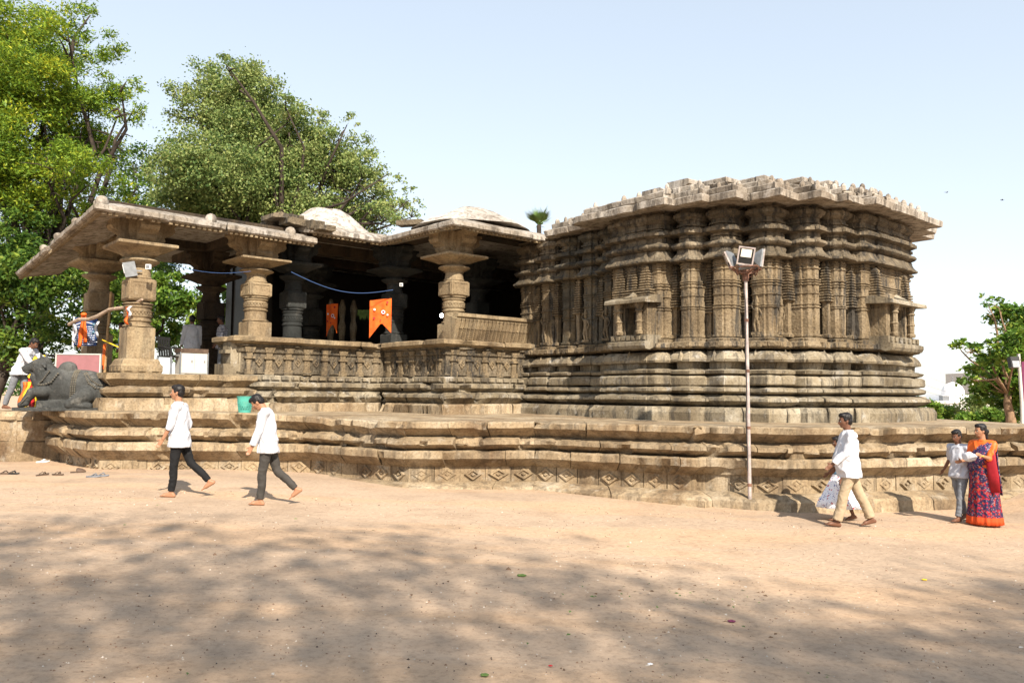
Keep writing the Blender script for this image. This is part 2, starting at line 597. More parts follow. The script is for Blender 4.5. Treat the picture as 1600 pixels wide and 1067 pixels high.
# loose pebbles and grit on the sand
pm = MB()
pts = []
for k in range(5200):
    y = 3.6 + 10 * random.random() ** 1.4
    x = random.uniform(-0.75, 0.75) * y
    s = random.choice((0.005, 0.006, 0.008, 0.010)) * random.uniform(0.7, 1.3) * (1 + 0.03 * y)
    if random.random() < 0.006: s *= 2.2
    z = gz(x, y) + noise.noise(Vector((x * 0.7, y * 0.7, 3))) * 0.018 + noise.noise(Vector((x * 0.23, y * 0.23, 8))) * 0.03
    pm.cur = 0 if random.random() < 0.6 else (1 if random.random() < 0.35 else 2)
    a = random.uniform(0, 6)
    q = [(x + s * math.cos(a + t) * random.uniform(0.7, 1.3), y + s * math.sin(a + t) * random.uniform(0.7, 1.3), z - 0.003) for t in (0, 1.57, 3.14, 4.71)]
    pm.add(q + [(x, y, z + s * random.uniform(0.5, 0.9))], [(0, 1, 4), (1, 2, 4), (2, 3, 4), (3, 0, 4)])
M['grit_brown'] = plain('brown_grit', (0.22, 0.14, 0.09), 0.95, 0.3, 3, 0, 0)
M['grit_dark'] = plain('dark_grit', (0.09, 0.065, 0.05), 0.95, 0.3, 3, 0, 0)
M['grit_pale'] = plain('pale_grit', (0.55, 0.48, 0.40), 0.95, 0.2, 3, 0, 0)
tag(pm.build('gravel', [M['grit_brown'], M['grit_dark'], M['grit_pale']]), kind='stuff')
lm = MB()
for k in range(230):
    y = 4.5 + 9 * random.random()
    x = random.uniform(-0.7, 0.7) * y
    if random.random() < 0.35:
        x, y = random.gauss(1.6, 0.7), random.gauss(7.6, 0.35)
    s = random.uniform(0.012, 0.032)
    z = gz(x, y) + 0.03
    a = random.uniform(0, 6)
    lm.cur = random.choice((0, 0, 0, 1, 1, 2))
    d, e = Vector((math.cos(a), math.sin(a), 0)), Vector((-math.sin(a), math.cos(a), 0))
    o = Vector((x, y, z))
    lm.add([o - d * s, o + e * s * 0.4 + Vector((0, 0, s * 0.3)), o + d * s, o - e * s * 0.4], [(0, 1, 2), (0, 2, 3)])
M['litter_brown'] = plain('dry_leaf', (0.16, 0.09, 0.045), 0.8, 0.3, 3, 0, 0)
M['litter_green'] = plain('fallen_green_leaf', (0.10, 0.16, 0.04), 0.8, 0.3, 3, 0, 0)
tag(lm.build('leaf_litter', [M['litter_brown'], M['litter_green'], M['grit_pale']], fixn=False), kind='stuff')

# ================================================================== PLATFORM
def zleft(v):
    return v.z * (1 + 0.095 * smoothstep(-v.x, 2.2, 6.5)) if v.z > 0.3 else v.z
PP = thing('temple_platform', 'broad low star-shaped stone platform of moulded courses under the temple', 'platform', (0, 20, 0))
PL = [(-12.0, 21.2), (-10.3, 18.3), (-8.55, 16.65), (-4.25, 17.05), (-2.0, 15.65), (0.5, 16.02), (3.28, 14.62), (3.42, 14.78), (4.85, 14.32), (6.3, 14.62), (8.35, 15.2), (10.0, 15.5), (13.5, 16.6), (17.0, 18.2)]
PV = [Vector(p) for p in PL]
pms = miters(PV)
mb = MB()
inner = [p - q * 0.2 for p, q in zip(PV, pms)]
back = [(18.5, 19.5), (14.0, 18.0), (11.3, 17.4), (11.0, 21.0), (12.0, 42), (-14.5, 42), (-13.5, 24)]
vs = [Vector((q.x, q.y, zleft(Vector((q.x, q.y, 1.112))))) for q in inner]
nP = len(PV)
tops = vs + [Vector((x, y, zleft(Vector((x, y, 1.112))))) for x, y in back]
mb.add(tops, [tuple(range(len(tops)))])
bk_ = tops[nP - 1:] + [tops[0]]
mb.add(bk_ + [Vector((v.x, v.y, -0.6)) for v in bk_], [(i, i + 1, i + 1 + len(bk_), i + len(bk_)) for i in range(len(bk_) - 1)])
inn2 = [Vector((v.x, v.y, -0.6)) for v in vs[:nP]]
mb.add(vs[:nP] + inn2, [(i, i + 1, i + 1 + nP, i + nP) for i in range(nP - 1)])
fl = mb.build('platform_paving', M['platform'], PP, fixn=False)
course(PL, [(-0.3, -0.7), (0.5, -0.7), (0.46, -0.17), (0.41, -0.125), (0.15, -0.055), (-0.3, -0.045)], 'kerb_stone', M['platform'], fl, (1.0, 1.9), 0.16, 0.012, 0.1)
course(PL, [(-0.3, 0.235), (0.04, 0.24), (0.24, 0.375), (0.29, 0.41), (0.29, 0.53), (0.25, 0.562), (-0.3, 0.575)], 'lower_course_stone', M['platform'], fl, (0.64, 1.27), 0.08, 0.013, 0.25, zleft)
course(PL, [(-0.3, 0.56), (0.09, 0.57), (0.28, 0.66), (0.33, 0.69), (0.32, 0.76), (0.13, 0.835), (-0.3, 0.84)], 'middle_course_stone', M['platform'], fl, (0.72, 1.36), 0.08, 0.02, 0.5, zleft)
course(PL, [(-0.3, 0.82), (0.09, 0.83), (0.33, 0.985), (0.39, 1.01), (0.39, 1.105), (0.35, 1.13), (-0.6, 1.13)], 'top_course_stone', M['platform'], fl, (0.64, 1.19), 0.08, 0.014, 0.42, zleft)

def diamond(mb, c, n2, w, h, d):
    """raised diamond with a raised rim and a knob, on a face through c with outward normal n2"""
    n3 = Vector((n2.x, n2.y, 0))
    s = Vector((-n2.y, n2.x, 0))
    up = Vector((0, 0, 1))
    def ring(k, o):
        return [c + s * w * k + n3 * o, c + up * h * k + n3 * o, c - s * w * k + n3 * o, c - up * h * k + n3 * o]
    mb.loft([ring(1.0, -0.01), ring(1.0, d * 0.35), ring(0.86, d), ring(0.62, d), ring(0.5, d * 0.3), ring(0.3, d * 0.3), ring(0.2, d * 1.1)])
for i in range(nP - 1):
    P, Q = PV[i], PV[i + 1]
    L = (Q - P).length
    if L < 0.05: continue
    k = max(1, int(round(L / 0.47)))
    d = (Q - P).normalized()
    nn = Vector((d.y, -d.x))
    for j in range(k):
        t0, t1 = j / k + 0.002, (j + 1) / k - 0.002
        sh = random.uniform(-0.012, 0.012)
        mb = block(P, Q, pms[i], pms[i + 1], t0, t1, [(-0.3, -0.09), (0.0, -0.09), (0.0, 0.25), (-0.3, 0.25)], 0.16, 0.007, 0, random.uniform(0, 99), None, sh)
        if L > 0.3 and random.random() < 0.8:
            c = P.lerp(Q, (t0 + t1) / 2)
            diamond(mb, Vector((c.x, c.y, 0.085 + random.uniform(-0.01, 0.01))) + Vector((nn.x, nn.y, 0)) * sh, nn, L / k * random.uniform(0.34, 0.41), random.uniform(0.115, 0.14), random.choice((0.018, 0.03, 0.04, 0.05)))
        mb.build('frieze_stone', M['platform'], fl)

# plain masonry wing at the far left of the platform
SW = thing('stair_wing_wall', 'plain blockwork wing wall at the left end of the platform below the bull', 'wall', (-12, 19, 0))
wp = [(-15.5, 18.6), (-11.2, 18.15), (-10.35, 18.55)]
w0 = course(wp, [(-0.6, 0.98), (0.06, 0.98), (0.07, 1.06), (0.0, 1.17), (-0.8, 1.19)], 'capping_stone', M['platform'], SW, (1.0, 1.5), 0.15, 0.015, 0.2)
course(wp, [(-0.5, 0.5), (0.0, 0.5), (0.02, 0.97), (-0.5, 0.97)], 'wall_stone', M['platform'], SW, (0.7, 1.2), 0.15, 0.012, 0.1)
course(wp, [(-0.5, -0.3), (0.03, -0.3), (0.05, 0.49), (-0.5, 0.49)], 'wall_stone', M['platform'], SW, (0.7, 1.2), 0.15, 0.012, 0.1)

# ================================================================== TEMPLE
T = thing('stone_temple', 'weathered carved stone temple with an open pillared porch and a star-planned shrine', 'temple', (2, 22, 1.1))

# ---- porch floor and plinths
mb = MB()
slab_poly(mb, [ab(5.2, 27), ab(5.2, 19.2), ab(7.8, 19.2), ab(7.9, 19.7), ab(12.5, 19.7), ab(12.5, 16.6), ab(15.6, 16.6), ab(24, 16.6), ab(24, 28)], 1.05, 2.045)
floor = mb.build('porch_floor', M['plinth'], T)
EPL = [ab(5.05, 26), ab(5.05, 19.0), ab(8.0, 19.0), ab(8.0, 19.6)]
course(EPL, [(-0.3, 1.08), (0.34, 1.08), (0.35, 1.38), (0.3, 1.5), (-0.3, 1.525)], 'plinth_base_stone', M['platform'], floor, (0.9, 1.6), 0.12, 0.016, 0.3)
course(EPL, [(-0.3, 1.51), (0.08, 1.53), (0.22, 1.62), (0.24, 1.70), (0.1, 1.765), (-0.3, 1.77)], 'plinth_middle_stone', M['platform'], floor, (0.9, 1.6), 0.12, 0.016, 0.3)
course(EPL, [(-0.3, 1.755), (0.05, 1.77), (0.2, 1.90), (0.25, 1.93), (0.25, 2.04), (0.2, 2.06), (-0.8, 2.06)], 'plinth_top_stone', M['porch'], floor, (1.0, 1.9), 0.12, 0.01, 0.15)
RPL = [ab(8.1, 20.6), ab(8.1, 19.5), ab(12.35, 19.5), ab(12.35, 16.55), ab(15.5, 16.55)]
course(RPL, [(-0.3, 1.08), (0.36, 1.08), (0.37, 1.34), (0.3, 1.385), (-0.3, 1.395)], 'plinth_base_stone', M['platform'], floor, (0.8, 1.4), 0.12, 0.016, 0.3)
course(RPL, [(-0.3, 1.38), (0.12, 1.40), (0.26, 1.51), (0.31, 1.55), (0.30, 1.62), (0.14, 1.69), (-0.3, 1.695)], 'plinth_middle_stone', M['plinth'], floor, (0.8, 1.4), 0.12, 0.018, 0.4)
course(RPL, [(-0.3, 1.68), (0.1, 1.70), (0.22, 1.77), (0.27, 1.80), (0.27, 1.89), (0.2, 1.925), (-0.3, 1.93)], 'plinth_lip_stone', M['plinth'], floor, (0.8, 1.4), 0.12, 0.016, 0.3)
course(RPL, [(-0.3, 1.92), (0.1, 1.935), (0.12, 1.99), (0.13, 2.07), (0.08, 2.095), (-0.3, 2.10)], 'plinth_band_stone', M['plinth'], floor, (0.8, 1.4), 0.12, 0.012, 0.15)
course(RPL, [(-0.3, 2.09), (0.0, 2.09), (0.0, 2.13), (0.05, 2.135), (0.05, 2.165), (0.0, 2.17), (0.0, 2.66), (0.05, 2.67), (0.06, 2.71), (0.02, 2.72), (0.03, 2.80), (0.1, 2.83), (0.1, 2.86), (-0.3, 2.86)], 'dado_stone', M['cornice'], floor, (1.0, 1.5), 0.2, 0.008, 0)
course(RPL, [(-1.0, 2.845), (0.05, 2.845), (0.18, 2.9), (0.26, 2.935), (0.26, 3.035), (0.2, 3.06), (-1.0, 3.065)], 'seat_slab', M['porch'], floor, (1.2, 2.1), 0.12, 0.012, 0.28)
rv = [Vector(p) for p in RPL]
for i in range(1, 4):
    P, Q = rv[i], rv[i + 1]
    L = (Q - P).length
    d = (Q - P).normalized()
    nn = Vector((d.y, -d.x))
    rot = Matrix.Rotation(math.atan2(d.y, d.x), 3, 'Z')
    k = int(L / 0.5)
    for j in range(k):
        c = P.lerp(Q, (j + 0.5) / k)
        o3 = Vector((nn.x, nn.y, 0))
        c3 = Vector((c.x, c.y, 0))
        mb = MB()
        mb.box(c3 - o3 * 0.012 + Vector((0, 0, 2.17)), (0.24, 0.11, 0.13), rot)
        mb.box(c3 - o3 * 0.028 + Vector((0, 0, 2.37)), (0.16, 0.11, 0.28), rot)
        mb.box(c3 - o3 * 0.012 + Vector((0, 0, 2.53)), (0.28, 0.16, 0.05), rot)
        mb.box(c3 - o3 * 0.028 + Vector((0, 0, 2.61)), (0.17, 0.12, 0.1), rot)
        mb.box(c3 - o3 * 0.012 + Vector((0, 0, 2.73)), (0.21, 0.14, 0.13), rot, 1.4)
        mb.build('dado_pilaster', M['wall'], floor)
        if j < k - 1:
            c = P.lerp(Q, (j + 1.0) / k)
            mb = MB()
            diamond(mb, Vector((c.x, c.y, 2.42)), nn, 0.1, 0.13, 0.035)
            mb.build('dado_diamond', M['wall'], floor)
        for q in range(2):
            c = P.lerp(Q, (j + 0.25 + 0.5 * q) / k)
            MB().box(Vector((c.x, c.y, 2.015)) + o3 * 0.135, (0.2, 0.07, 0.08), rot).build('band_block', M['plinth'], floor)
# a broken return block where the entrance step ends
MB().box(ab(8.02, 19.75, 2.5), (0.26, 0.5, 0.92), RZ).build('rail_end_post', M['plinth'], floor)
MB().box(ab(7.9, 19.75, 2.2), (0.4, 0.55, 0.3), RZ).build('rail_end_base', M['plinth'], floor)
MB().box(ab(7.94, 19.72, 2.66), (0.36, 0.42, 0.09), RZ).build('rail_end_ring', M['plinth'], floor)

# ---- leaning carved seat-back over the right-hand bay
P, Q = ab(12.6, 16.62), ab(15.25, 16.62)
d = (Q - P).normalized()
nn = Vector((d.y, -d.x))
ms = [nn, nn]
par = block(P, Q, nn, nn, 0, 1, [(-0.12, 3.06), (0.0, 3.06), (0.2, 3.66), (0.26, 3.67), (0.26, 3.76), (0.05, 3.77)], 0.2, 0.006, 0, 5).build('carved_seat_back', M['porch'], T, smooth=28)
for j in range(20):
    t = (j + 0.5) / 20
    mb = MB()
    p0 = P.lerp(Q, t)
    rot = Matrix.Rotation(math.atan2(d.y, d.x), 3, 'Z') @ Matrix.Rotation(R_(18), 3, 'X')
    up = rot @ Vector((0, 0, 1))
    base = Vector((p0.x, p0.y, 3.06)) + Vector((nn.x, nn.y, 0)) * 0.01
    mb.box(base + up * 0.47, (0.06, 0.06, 0.26), rot)
    mb.box(base + up * 0.585, (0.1, 0.075, 0.03), rot)
    mb.box(base + up * 0.345, (0.1, 0.065, 0.03), rot)
    for q in range(5):
        mb.box(base + up * (0.06 + 0.055 * q), (0.105 if j % 2 == 0 else 0.07, 0.05, 0.026), rot)
    mb.build('carved_baluster', M['porch'], par)
MB().box(ab(12.56, 16.62, 3.36), (0.1, 0.5, 0.62), RZ @ Matrix.Rotation(R_(16), 3, 'X')).build('seat_back_end', M['porch'], par)

# ---- pillars
def column(a, b, z0, z1, mat, short=False, name='pillar', slim=1.0):
    """carved pillar: footing, square shaft, rings, square block, tapering neck, bowl, abacus, cross bracket"""
    c2 = ab(a, b)
    C = Vector((c2.x, c2.y, 0))
    s = slim
    sh = MB()
    zt = z1 - 0.62                      # top of the abacus
    def L(u): return z0 + (zt - z0) * u  # 0..1 along the shaft
    def sq(r, za, zb, ch=0.02):
        sh.lathe([(r - ch, za), (r, za + ch), (r, zb - ch), (r - ch, zb)], C, 4, ROTZ, 1)
    def rd(prof):
        sh.lathe(prof, C, 24)
    if short:
        us = dict(foot=(0, 0.0), low=(0.0, 0.20), r1=(0.20, 0.34), r2=(0.34, 0.52), blk=(0.52, 0.70), nk=(0.70, 0.81))
    else:
        us = dict(foot=(0, 0.11), low=(0.11, 0.355), r1=(0.355, 0.40), r2=(0.40, 0.545), blk=(0.56, 0.73), nk=(0.73, 0.83))
    if not short:
        ft = MB()
        ft.lathe([(0.44 * s, L(0)), (0.46 * s, L(0.02)), (0.46 * s, L(0.06)), (0.42 * s, L(0.075)), (0.40 * s, L(0.1)), (0.36 * s, L(0.115))], C, 4, ROTZ, 1)
        for ang in range(4):
            rot = Matrix.Rotation(ROTZ + ang * math.pi / 2, 3, 'Z')
            for q in (-0.3, 0.0, 0.3):
                ft.box(C + rot @ Vector((0.455 * s, q * s, L(0.035))), (0.05, 0.16, 0.1), rot)
    sq(0.31 * s, L(us['low'][0]), L(us['low'][1]))
    a0, a1 = us['r1']
    rd([(0.27 * s, L(a0)), (0.33 * s, L(a0) + 0.02), (0.33 * s, L(a0) + 0.05), (0.28 * s, L(a0) + 0.07), (0.28 * s, L(a1))])
    a0, a1 = us['r2']
    z = L(a0)
    h = (L(a1) - L(a0))
    prof = [(0.27 * s, z - 0.01), (0.305 * s, z + 0.01)]
    for q in range(4):
        zz = z + h * (q + 0.1) / 4
        prof += [(0.31 * s, zz), (0.315 * s, zz + h * 0.07), (0.285 * s, zz + h * 0.09), (0.28 * s, zz + h * 0.17)]
    prof += [(0.335 * s, z + h * 0.93), (0.335 * s, z + h * 0.98), (0.27 * s, z + h * 1.03)]
    rd(prof)
    for k in range(24):
        an = 2 * math.pi * k / 24
        rot = Matrix.Rotation(an, 3, 'Z')
        sh.box(C + Vector((math.cos(an) * 0.29 * s, math.sin(an) * 0.29 * s, z + h * 0.46)), (0.03, 0.035, h * 0.12), rot)
    sq(0.30 * s, L(us['blk'][0]), L(us['blk'][1]), 0.035)
    for ang in range(4):                 # framed panel on each side of the block
        rot = Matrix.Rotation(ROTZ + ang * math.pi / 2, 3, 'Z')
        zm = (L(us['blk'][0]) + L(us['blk'][1])) / 2
        hh = (L(us['blk'][1]) - L(us['blk'][0]))
        for dy, wy, dz, hz in ((0, 0.46, hh * 0.36, 0.03), (0, 0.46, -hh * 0.36, 0.03), (0.235, 0.03, 0, hh * 0.7), (-0.235, 0.03, 0, hh * 0.7)):
            sh.box(C + rot @ Vector((0.302 * s, dy * s, zm + dz)), (0.02, wy * s, hz), rot)
    a0, a1 = us['nk']
    rd([(0.27 * s, L(a0) - 0.01), (0.29 * s, L(a0) + 0.03), (0.26 * s, L(a0) + 0.06), (0.235 * s, L(a1) - 0.03), (0.26 * s, L(a1) - 0.02), (0.26 * s, L(a1) + 0.01)])
    shaft = sh.build(name, mat, T, smooth=30)
    if not short:
        ft.build('pillar_foot', mat, shaft)
    zc = L(a1)
    cp = MB()
    hb = (zt - zc)
    cp.lathe([(0.22 * s, zc - 0.01), (0.30 * s, zc + hb * 0.06), (0.42 * s, zc + hb * 0.2), (0.44 * s, zc + hb * 0.25), (0.42 * s, zc + hb * 0.3), (0.3 * s, zc + hb * 0.36), (0.27 * s, zc + hb * 0.42), (0.34 * s, zc + hb * 0.5), (0.4 * s, zc + hb * 0.58)], C, 24)
    cp.lathe([(0.30 * s, zc + hb * 0.5), (0.36 * s, zc + hb * 0.58), (0.48 * s, zc + hb * 0.7), (0.64 * s, zc + hb * 0.82), (0.66 * s, zc + hb * 0.86), (0.66 * s, zt - 0.015), (0.63 * s, zt)], C, 4, ROTZ, 1)
    cp.build('capital', mat, shaft, smooth=30)
    br = MB()                            # cross-shaped bracket with rolled ends
    hz = z1 - zt
    for ang in range(4):
        rot = Matrix.Rotation(ROTZ + ang * math.pi / 2, 3, 'Z')
        w = 0.21 * s
        prof = [(0.0, 0.0), (0.34, 0.0), (0.44, 0.05), (0.5, 0.13), (0.47, 0.2), (0.55, 0.26), (0.66, 0.3), (0.72, 0.38), (0.69, 0.47), (0.74, hz - 0.08), (0.8, hz - 0.07), (0.8, hz - 0.005), (0.0, hz - 0.005)]
        n = len(prof)
        vs = [C + rot @ Vector((x * s, sgn * w, zt + z)) for sgn in (-1, 1) for x, z in prof]
        br.add(vs, [tuple(range(n)), tuple(range(2 * n - 1, n - 1, -1))] + [(i, (i + 1) % n, (i + 1) % n + n, i + n) for i in range(n)])
    br.lathe([(0.32 * s, zt + 0.002), (0.32 * s, zt + 0.12), (0.36 * s, zt + 0.2), (0.36 * s, z1 - 0.005)], C, 4, ROTZ, 1)
    br.build('bracket', mat, shaft)
    return shaft

column(5.78, 19.85, 2.06, 5.72, M['porch'])
column(8.72, 20.0, 3.065, 5.72, M['porch'], True)
column(5.78, 23.3, 2.06, 5.72, M['porch'])
column(13.05, 17.15, 3.065, 6.0, M['porch'], True)
column(10.2, 20.9, 2.6, 5.9, M['black_stone'], True, slim=0.92)
column(13.0, 20.0, 2.9, 5.95, M['black_stone'], True, slim=0.92)
column(8.9, 23.6, 2.06, 5.72, M['under'])
column(16.2, 20.0, 2.9, 5.95, M['black_stone'], True, slim=0.92)
column(12.6, 24.4, 2.06, 5.9, M['black_stone'], slim=0.9)

# ---- beams, ceilings, inner walls
def beam(a0, b0, a1, b1, z0, z1, w, mat, parent, name='beam'):
    P, Q = ab(a0, b0), ab(a1, b1)
    c = (P + Q) / 2
    d = Q - P
    return MB().box((c.x, c.y, (z0 + z1) / 2), (d.length, w, z1 - z0), Matrix.Rotation(math.atan2(d.y, d.x), 3, 'Z')).build(name, mat, parent)
mb = MB()
slab_poly(mb, [ab(5.5, 27.5), ab(5.5, 19.75), ab(10.1, 19.95), ab(10.1, 27.5)], 5.95, 6.04)
rlow = mb.build('porch_roof', M['lime'], T)
mb = MB()
slab_poly(mb, [ab(9.95, 20.1), ab(12.95, 20.1), ab(12.95, 16.75), ab(16.4, 16.75), ab(23, 16.8), ab(24, 28), ab(9.95, 28)], 6.27, 6.345)
rmid = mb.build('hall_roof', M['lime'], T)
for z, pr in ((0, rlow),):
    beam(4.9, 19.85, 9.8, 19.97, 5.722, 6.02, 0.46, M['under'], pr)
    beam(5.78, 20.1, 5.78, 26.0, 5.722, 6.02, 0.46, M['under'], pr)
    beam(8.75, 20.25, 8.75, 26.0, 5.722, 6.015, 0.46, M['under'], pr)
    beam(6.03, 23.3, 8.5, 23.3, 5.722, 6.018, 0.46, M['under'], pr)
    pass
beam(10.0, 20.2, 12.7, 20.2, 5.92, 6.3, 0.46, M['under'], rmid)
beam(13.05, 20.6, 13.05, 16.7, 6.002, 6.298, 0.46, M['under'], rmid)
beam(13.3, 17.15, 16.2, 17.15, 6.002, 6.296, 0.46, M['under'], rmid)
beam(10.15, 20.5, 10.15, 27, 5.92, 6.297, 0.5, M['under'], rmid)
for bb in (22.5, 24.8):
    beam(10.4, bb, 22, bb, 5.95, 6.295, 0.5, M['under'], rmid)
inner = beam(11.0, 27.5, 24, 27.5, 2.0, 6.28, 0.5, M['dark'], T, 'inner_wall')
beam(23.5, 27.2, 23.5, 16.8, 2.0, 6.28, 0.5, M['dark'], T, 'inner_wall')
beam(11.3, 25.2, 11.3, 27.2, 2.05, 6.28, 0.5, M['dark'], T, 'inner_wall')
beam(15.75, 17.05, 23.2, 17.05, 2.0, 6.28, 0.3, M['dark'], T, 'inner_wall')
# carved white-grey jamb figures just seen in the dark doorway
dj = MB()
for q, (a, b) in enumerate(((13.2, 24.2), (13.55, 24.05), (13.9, 23.9))):
    c = ab(a, b)
    dj.lathe([(0.11, 2.05), (0.12, 2.3), (0.07, 2.4), (0.1, 3.0), (0.06, 3.1), (0.1, 3.5), (0.13, 3.9), (0.08, 4.1), (0.13, 4.5), (0.05, 4.8)], (c.x, c.y, 0), 8)
dj.build('door_jamb_carving', M['plinth'], T, smooth=30)

# ---- sloping eaves
def eave(path, z, parent, zs=None, inward=1.15, mats=None):
    prof = [(-inward, z - 0.16), (-0.1, z - 0.355), (-0.02, z - 0.36), (0.02, z - 0.33), (0.02, z - 0.23), (-0.03, z - 0.20), (-0.6, z + 0.01), (-inward, z + 0.1)]
    st = course(path, prof, 'eave_slab', mats or M['lip'], parent, (1.3, 2.3), 0.14, 0.013, 0.13, zs, 0.004, 0.008)
    # row of little rafter-end teeth under the lip
    P = [Vector(p) for p in path]
    ms = miters(P)
    mb = MB()
    for i in range(len(P) - 1):
        A, B = P[i] - ms[i] * 0.12, P[i + 1] - ms[i + 1] * 0.12
        L = (B - A).length
        k = int(L / 0.13)
        rot = Matrix.Rotation(math.atan2((B - A).y, (B - A).x), 3, 'Z')
        for j in range(k):
            if random.random() < 0.08: continue
            c = A.lerp(B, (j + 0.5) / k)
            v = Vector((c.x, c.y, z - 0.375))
            if zs: v.z = zs(v)
            mb.box(v, (0.07, 0.1, 0.07), rot)
    tag(mb.build('eave_teeth', M['porch'], parent), kind='stuff')
    return st
def tip(v):
    b = E2.dot(Vector((v.x, v.y)))
    return v.z - 0.055 * max(0, b - 18.7)
eave([ab(4.62, 28.0), ab(4.5, 18.72), ab(9.9, 19.0)], 5.93, rlow, tip)
eave([ab(9.75, 19.1), ab(11.95, 19.1), ab(11.95, 15.75), ab(16.0, 15.75)], 6.23, rmid)
def knob(a, b, z, r, parent, mat, h=0.12, name='roof_knob', ux=True):
    c = ab(a, b)
    MB().lathe([(r * 0.8, -0.05), (r, 0.0), (r, h * 0.5), (r * 0.72, h * 0.85), (r * 0.3, h)], (c.x, c.y, z), 9).build(name, mat, parent, smooth=40)
for b in (19.0, 20.9, 22.7, 24.3):
    knob(4.62, b, tip(Vector((*ab(4.6, b), 5.75))), 0.10, rlow, M['lip'])
for a in (4.66, 7.1, 9.2):
    knob(a, 18.86 + 0.05 * (a - 4.5), 5.72, 0.14, rlow, M['lip'], 0.2)
# broken roof stones where the two eaves meet
for a, b, z, s in ((9.7, 19.6, 6.17, (0.9, 0.6, 0.16)), (9.35, 19.9, 6.30, (0.8, 0.9, 0.13)), (9.95, 19.2, 6.08, (0.4, 0.3, 0.22)), (9.4, 20.4, 6.18, (0.7, 0.5, 0.15)), (10.1, 18.95, 6.0, (0.5, 0.35, 0.15))):
    me = MB().box((0, 0, 0), s)
    bmx = block(Vector((-s[0] / 2, 0)), Vector((s[0] / 2, 0)), Vector((0, -1)), Vector((0, -1)), 0, 1, [(-s[1] / 2, -s[2] / 2), (s[1] / 2, -s[2] / 2), (s[1] / 2, s[2] / 2), (-s[1] / 2, s[2] / 2)], 0.15, 0.05, 0.5, random.uniform(0, 90))
    c = ab(a, b, z)
    bmx.v = [tuple(RZ @ Vector(v) + c) for v in bmx.v]
    bmx.build('broken_roof_stone', M['cornice'], rmid, smooth=28)
beam(12.35, 18.85, 12.75, 18.2, 6.36, 6.5, 0.35, M['cornice'], rmid, 'roof_stone')
MB().box(ab(16.1, 15.95, 6.2), (0.6, 0.35, 0.34), RZ).build('roof_stone', M['porch'], rmid)
MB().box(ab(16.0, 15.7, 5.88), (0.3, 0.3, 0.3), RZ).build('roof_stone', M['porch'], rmid)
def dome(a, b, r, z0, h, name='roof_dome'):
    c = ab(a, b)
    mb = MB()
    prof = [(r * 1.9, -0.05), (r * 1.5, h * 0.3), (r * 1.12, h * 0.55), (r * 0.8, h * 0.8), (r * 0.55, h * 0.95), (r * 0.2, h), (0.01, h)]
    rings = []
    for q, z in prof:
        rings.append([Vector((c.x + q * math.cos(t), c.y + q * math.sin(t), z0 + z)) + nv((q * math.cos(t) * 1.3, q * math.sin(t) * 1.3, z), 1.5, 0.05) for t in [2 * math.pi * k / 28 for k in range(28)]])
    mb.loft(rings)
    return mb.build(name, M['lime'], T, smooth=50)
dome(12.36, 23.1, 1.05, 6.34, 1.2)
dome(14.1, 17.75, 0.9, 6.34, 0.58)
mb = MB()
slab_poly(mb, [ab(11.2, 21.6), ab(13.8, 21.6), ab(13.8, 24.6), ab(11.2, 24.6)], 6.345, 6.62)
mb.build('roof_pad', M['lime'], T)
# ---- star-planned shrine: core and stepped piers
def wallpath(mb, pts, z0, z1):
    return slab_poly(mb, pts, z0, z1)
mb = MB()
CORE = [(15.55, 17.15), (15.52, 13.05), (15.2, 12.95), (15.2, 11.45), (15.5, 11.4), (15.5, 10.7), (15.9, 10.65), (15.9, 9.98), (16.3, 9.95), (16.3, 9.6), (16.65, 9.55), (16.65, 9.2), (17.25, 9.15), (17.25, 8.95), (17.95, 8.9), (17.95, 8.7), (20.5, 8.7), (20.5, 8.95), (21.6, 9.2), (22.3, 10.0), (23.2, 11), (23.2, 17.0)]
slab_poly(mb, [ab(*p) for p in CORE], 1.06, 6.12)
core = mb.build('shrine_wall', M['wall_soot'], T)  # dark stone here also deepens the contrast between the piers

RECTS = {  # name: (a0, a1, b0, b1, wall material key, cap on left)
    'K0': (15.75, 16.3, 9.26, 9.76, 'wall'), 'K1l': (15.25, 16.1, 10.02, 10.43, 'wall'), 'K2l': (14.96, 15.8, 10.72, 11.1, 'wall'),
    'Bl': (14.66, 15.5, 11.44, 12.9, 'wall'), 'L1': (15.1, 15.7, 13.14, 13.58, 'wall_soot'), 'L2': (15.2, 15.8, 13.92, 14.38, 'wall_soot'),
    'L3': (15.22, 15.8, 14.74, 15.2, 'wall_soot'), 'L4': (15.24, 15.9, 15.54, 16.02, 'wall'), 'L5': (15.3, 16.0, 16.3, 16.95, 'wall'),
    'K1r': (16.51, 16.92, 8.74, 9.5, 'wall'), 'K2r': (17.21, 17.62, 8.47, 9.2, 'wall'), 'Br': (17.93, 20.45, 8.2, 9.1, 'wall'),
    'F1': (20.72, 21.2, 8.6, 9.3, 'wall'), 'F2': (21.4, 21.9, 8.95, 9.6, 'wall')}

def upath(r, ch=0.05, mid=0.0):
    a0, a1, b0, b1 = r[:4]
    p = [ab(a1, b1), ab(a0 + ch, b1), ab(a0, b1 - ch)]
    if mid:
        m, w = (b0 + b1) / 2, (b1 - b0) * 0.27
        p += [ab(a0, m + w), ab(a0 - mid, m + w - 0.01), ab(a0 - mid, m - w + 0.01), ab(a0, m - w)]
    p += [ab(a0, b0 + ch), ab(a0 + ch, b0)]
    if mid:
        wl = min(a1 - a0, 0.55) if a1 - a0 < 1.5 else a1 - a0
        m, w = a0 + wl / 2, wl * 0.26
        p += [ab(m - w, b0), ab(m - w + 0.01, b0 - mid), ab(m + w - 0.01, b0 - mid), ab(m + w, b0)]
    p += [ab(a1, b0)]
    return p

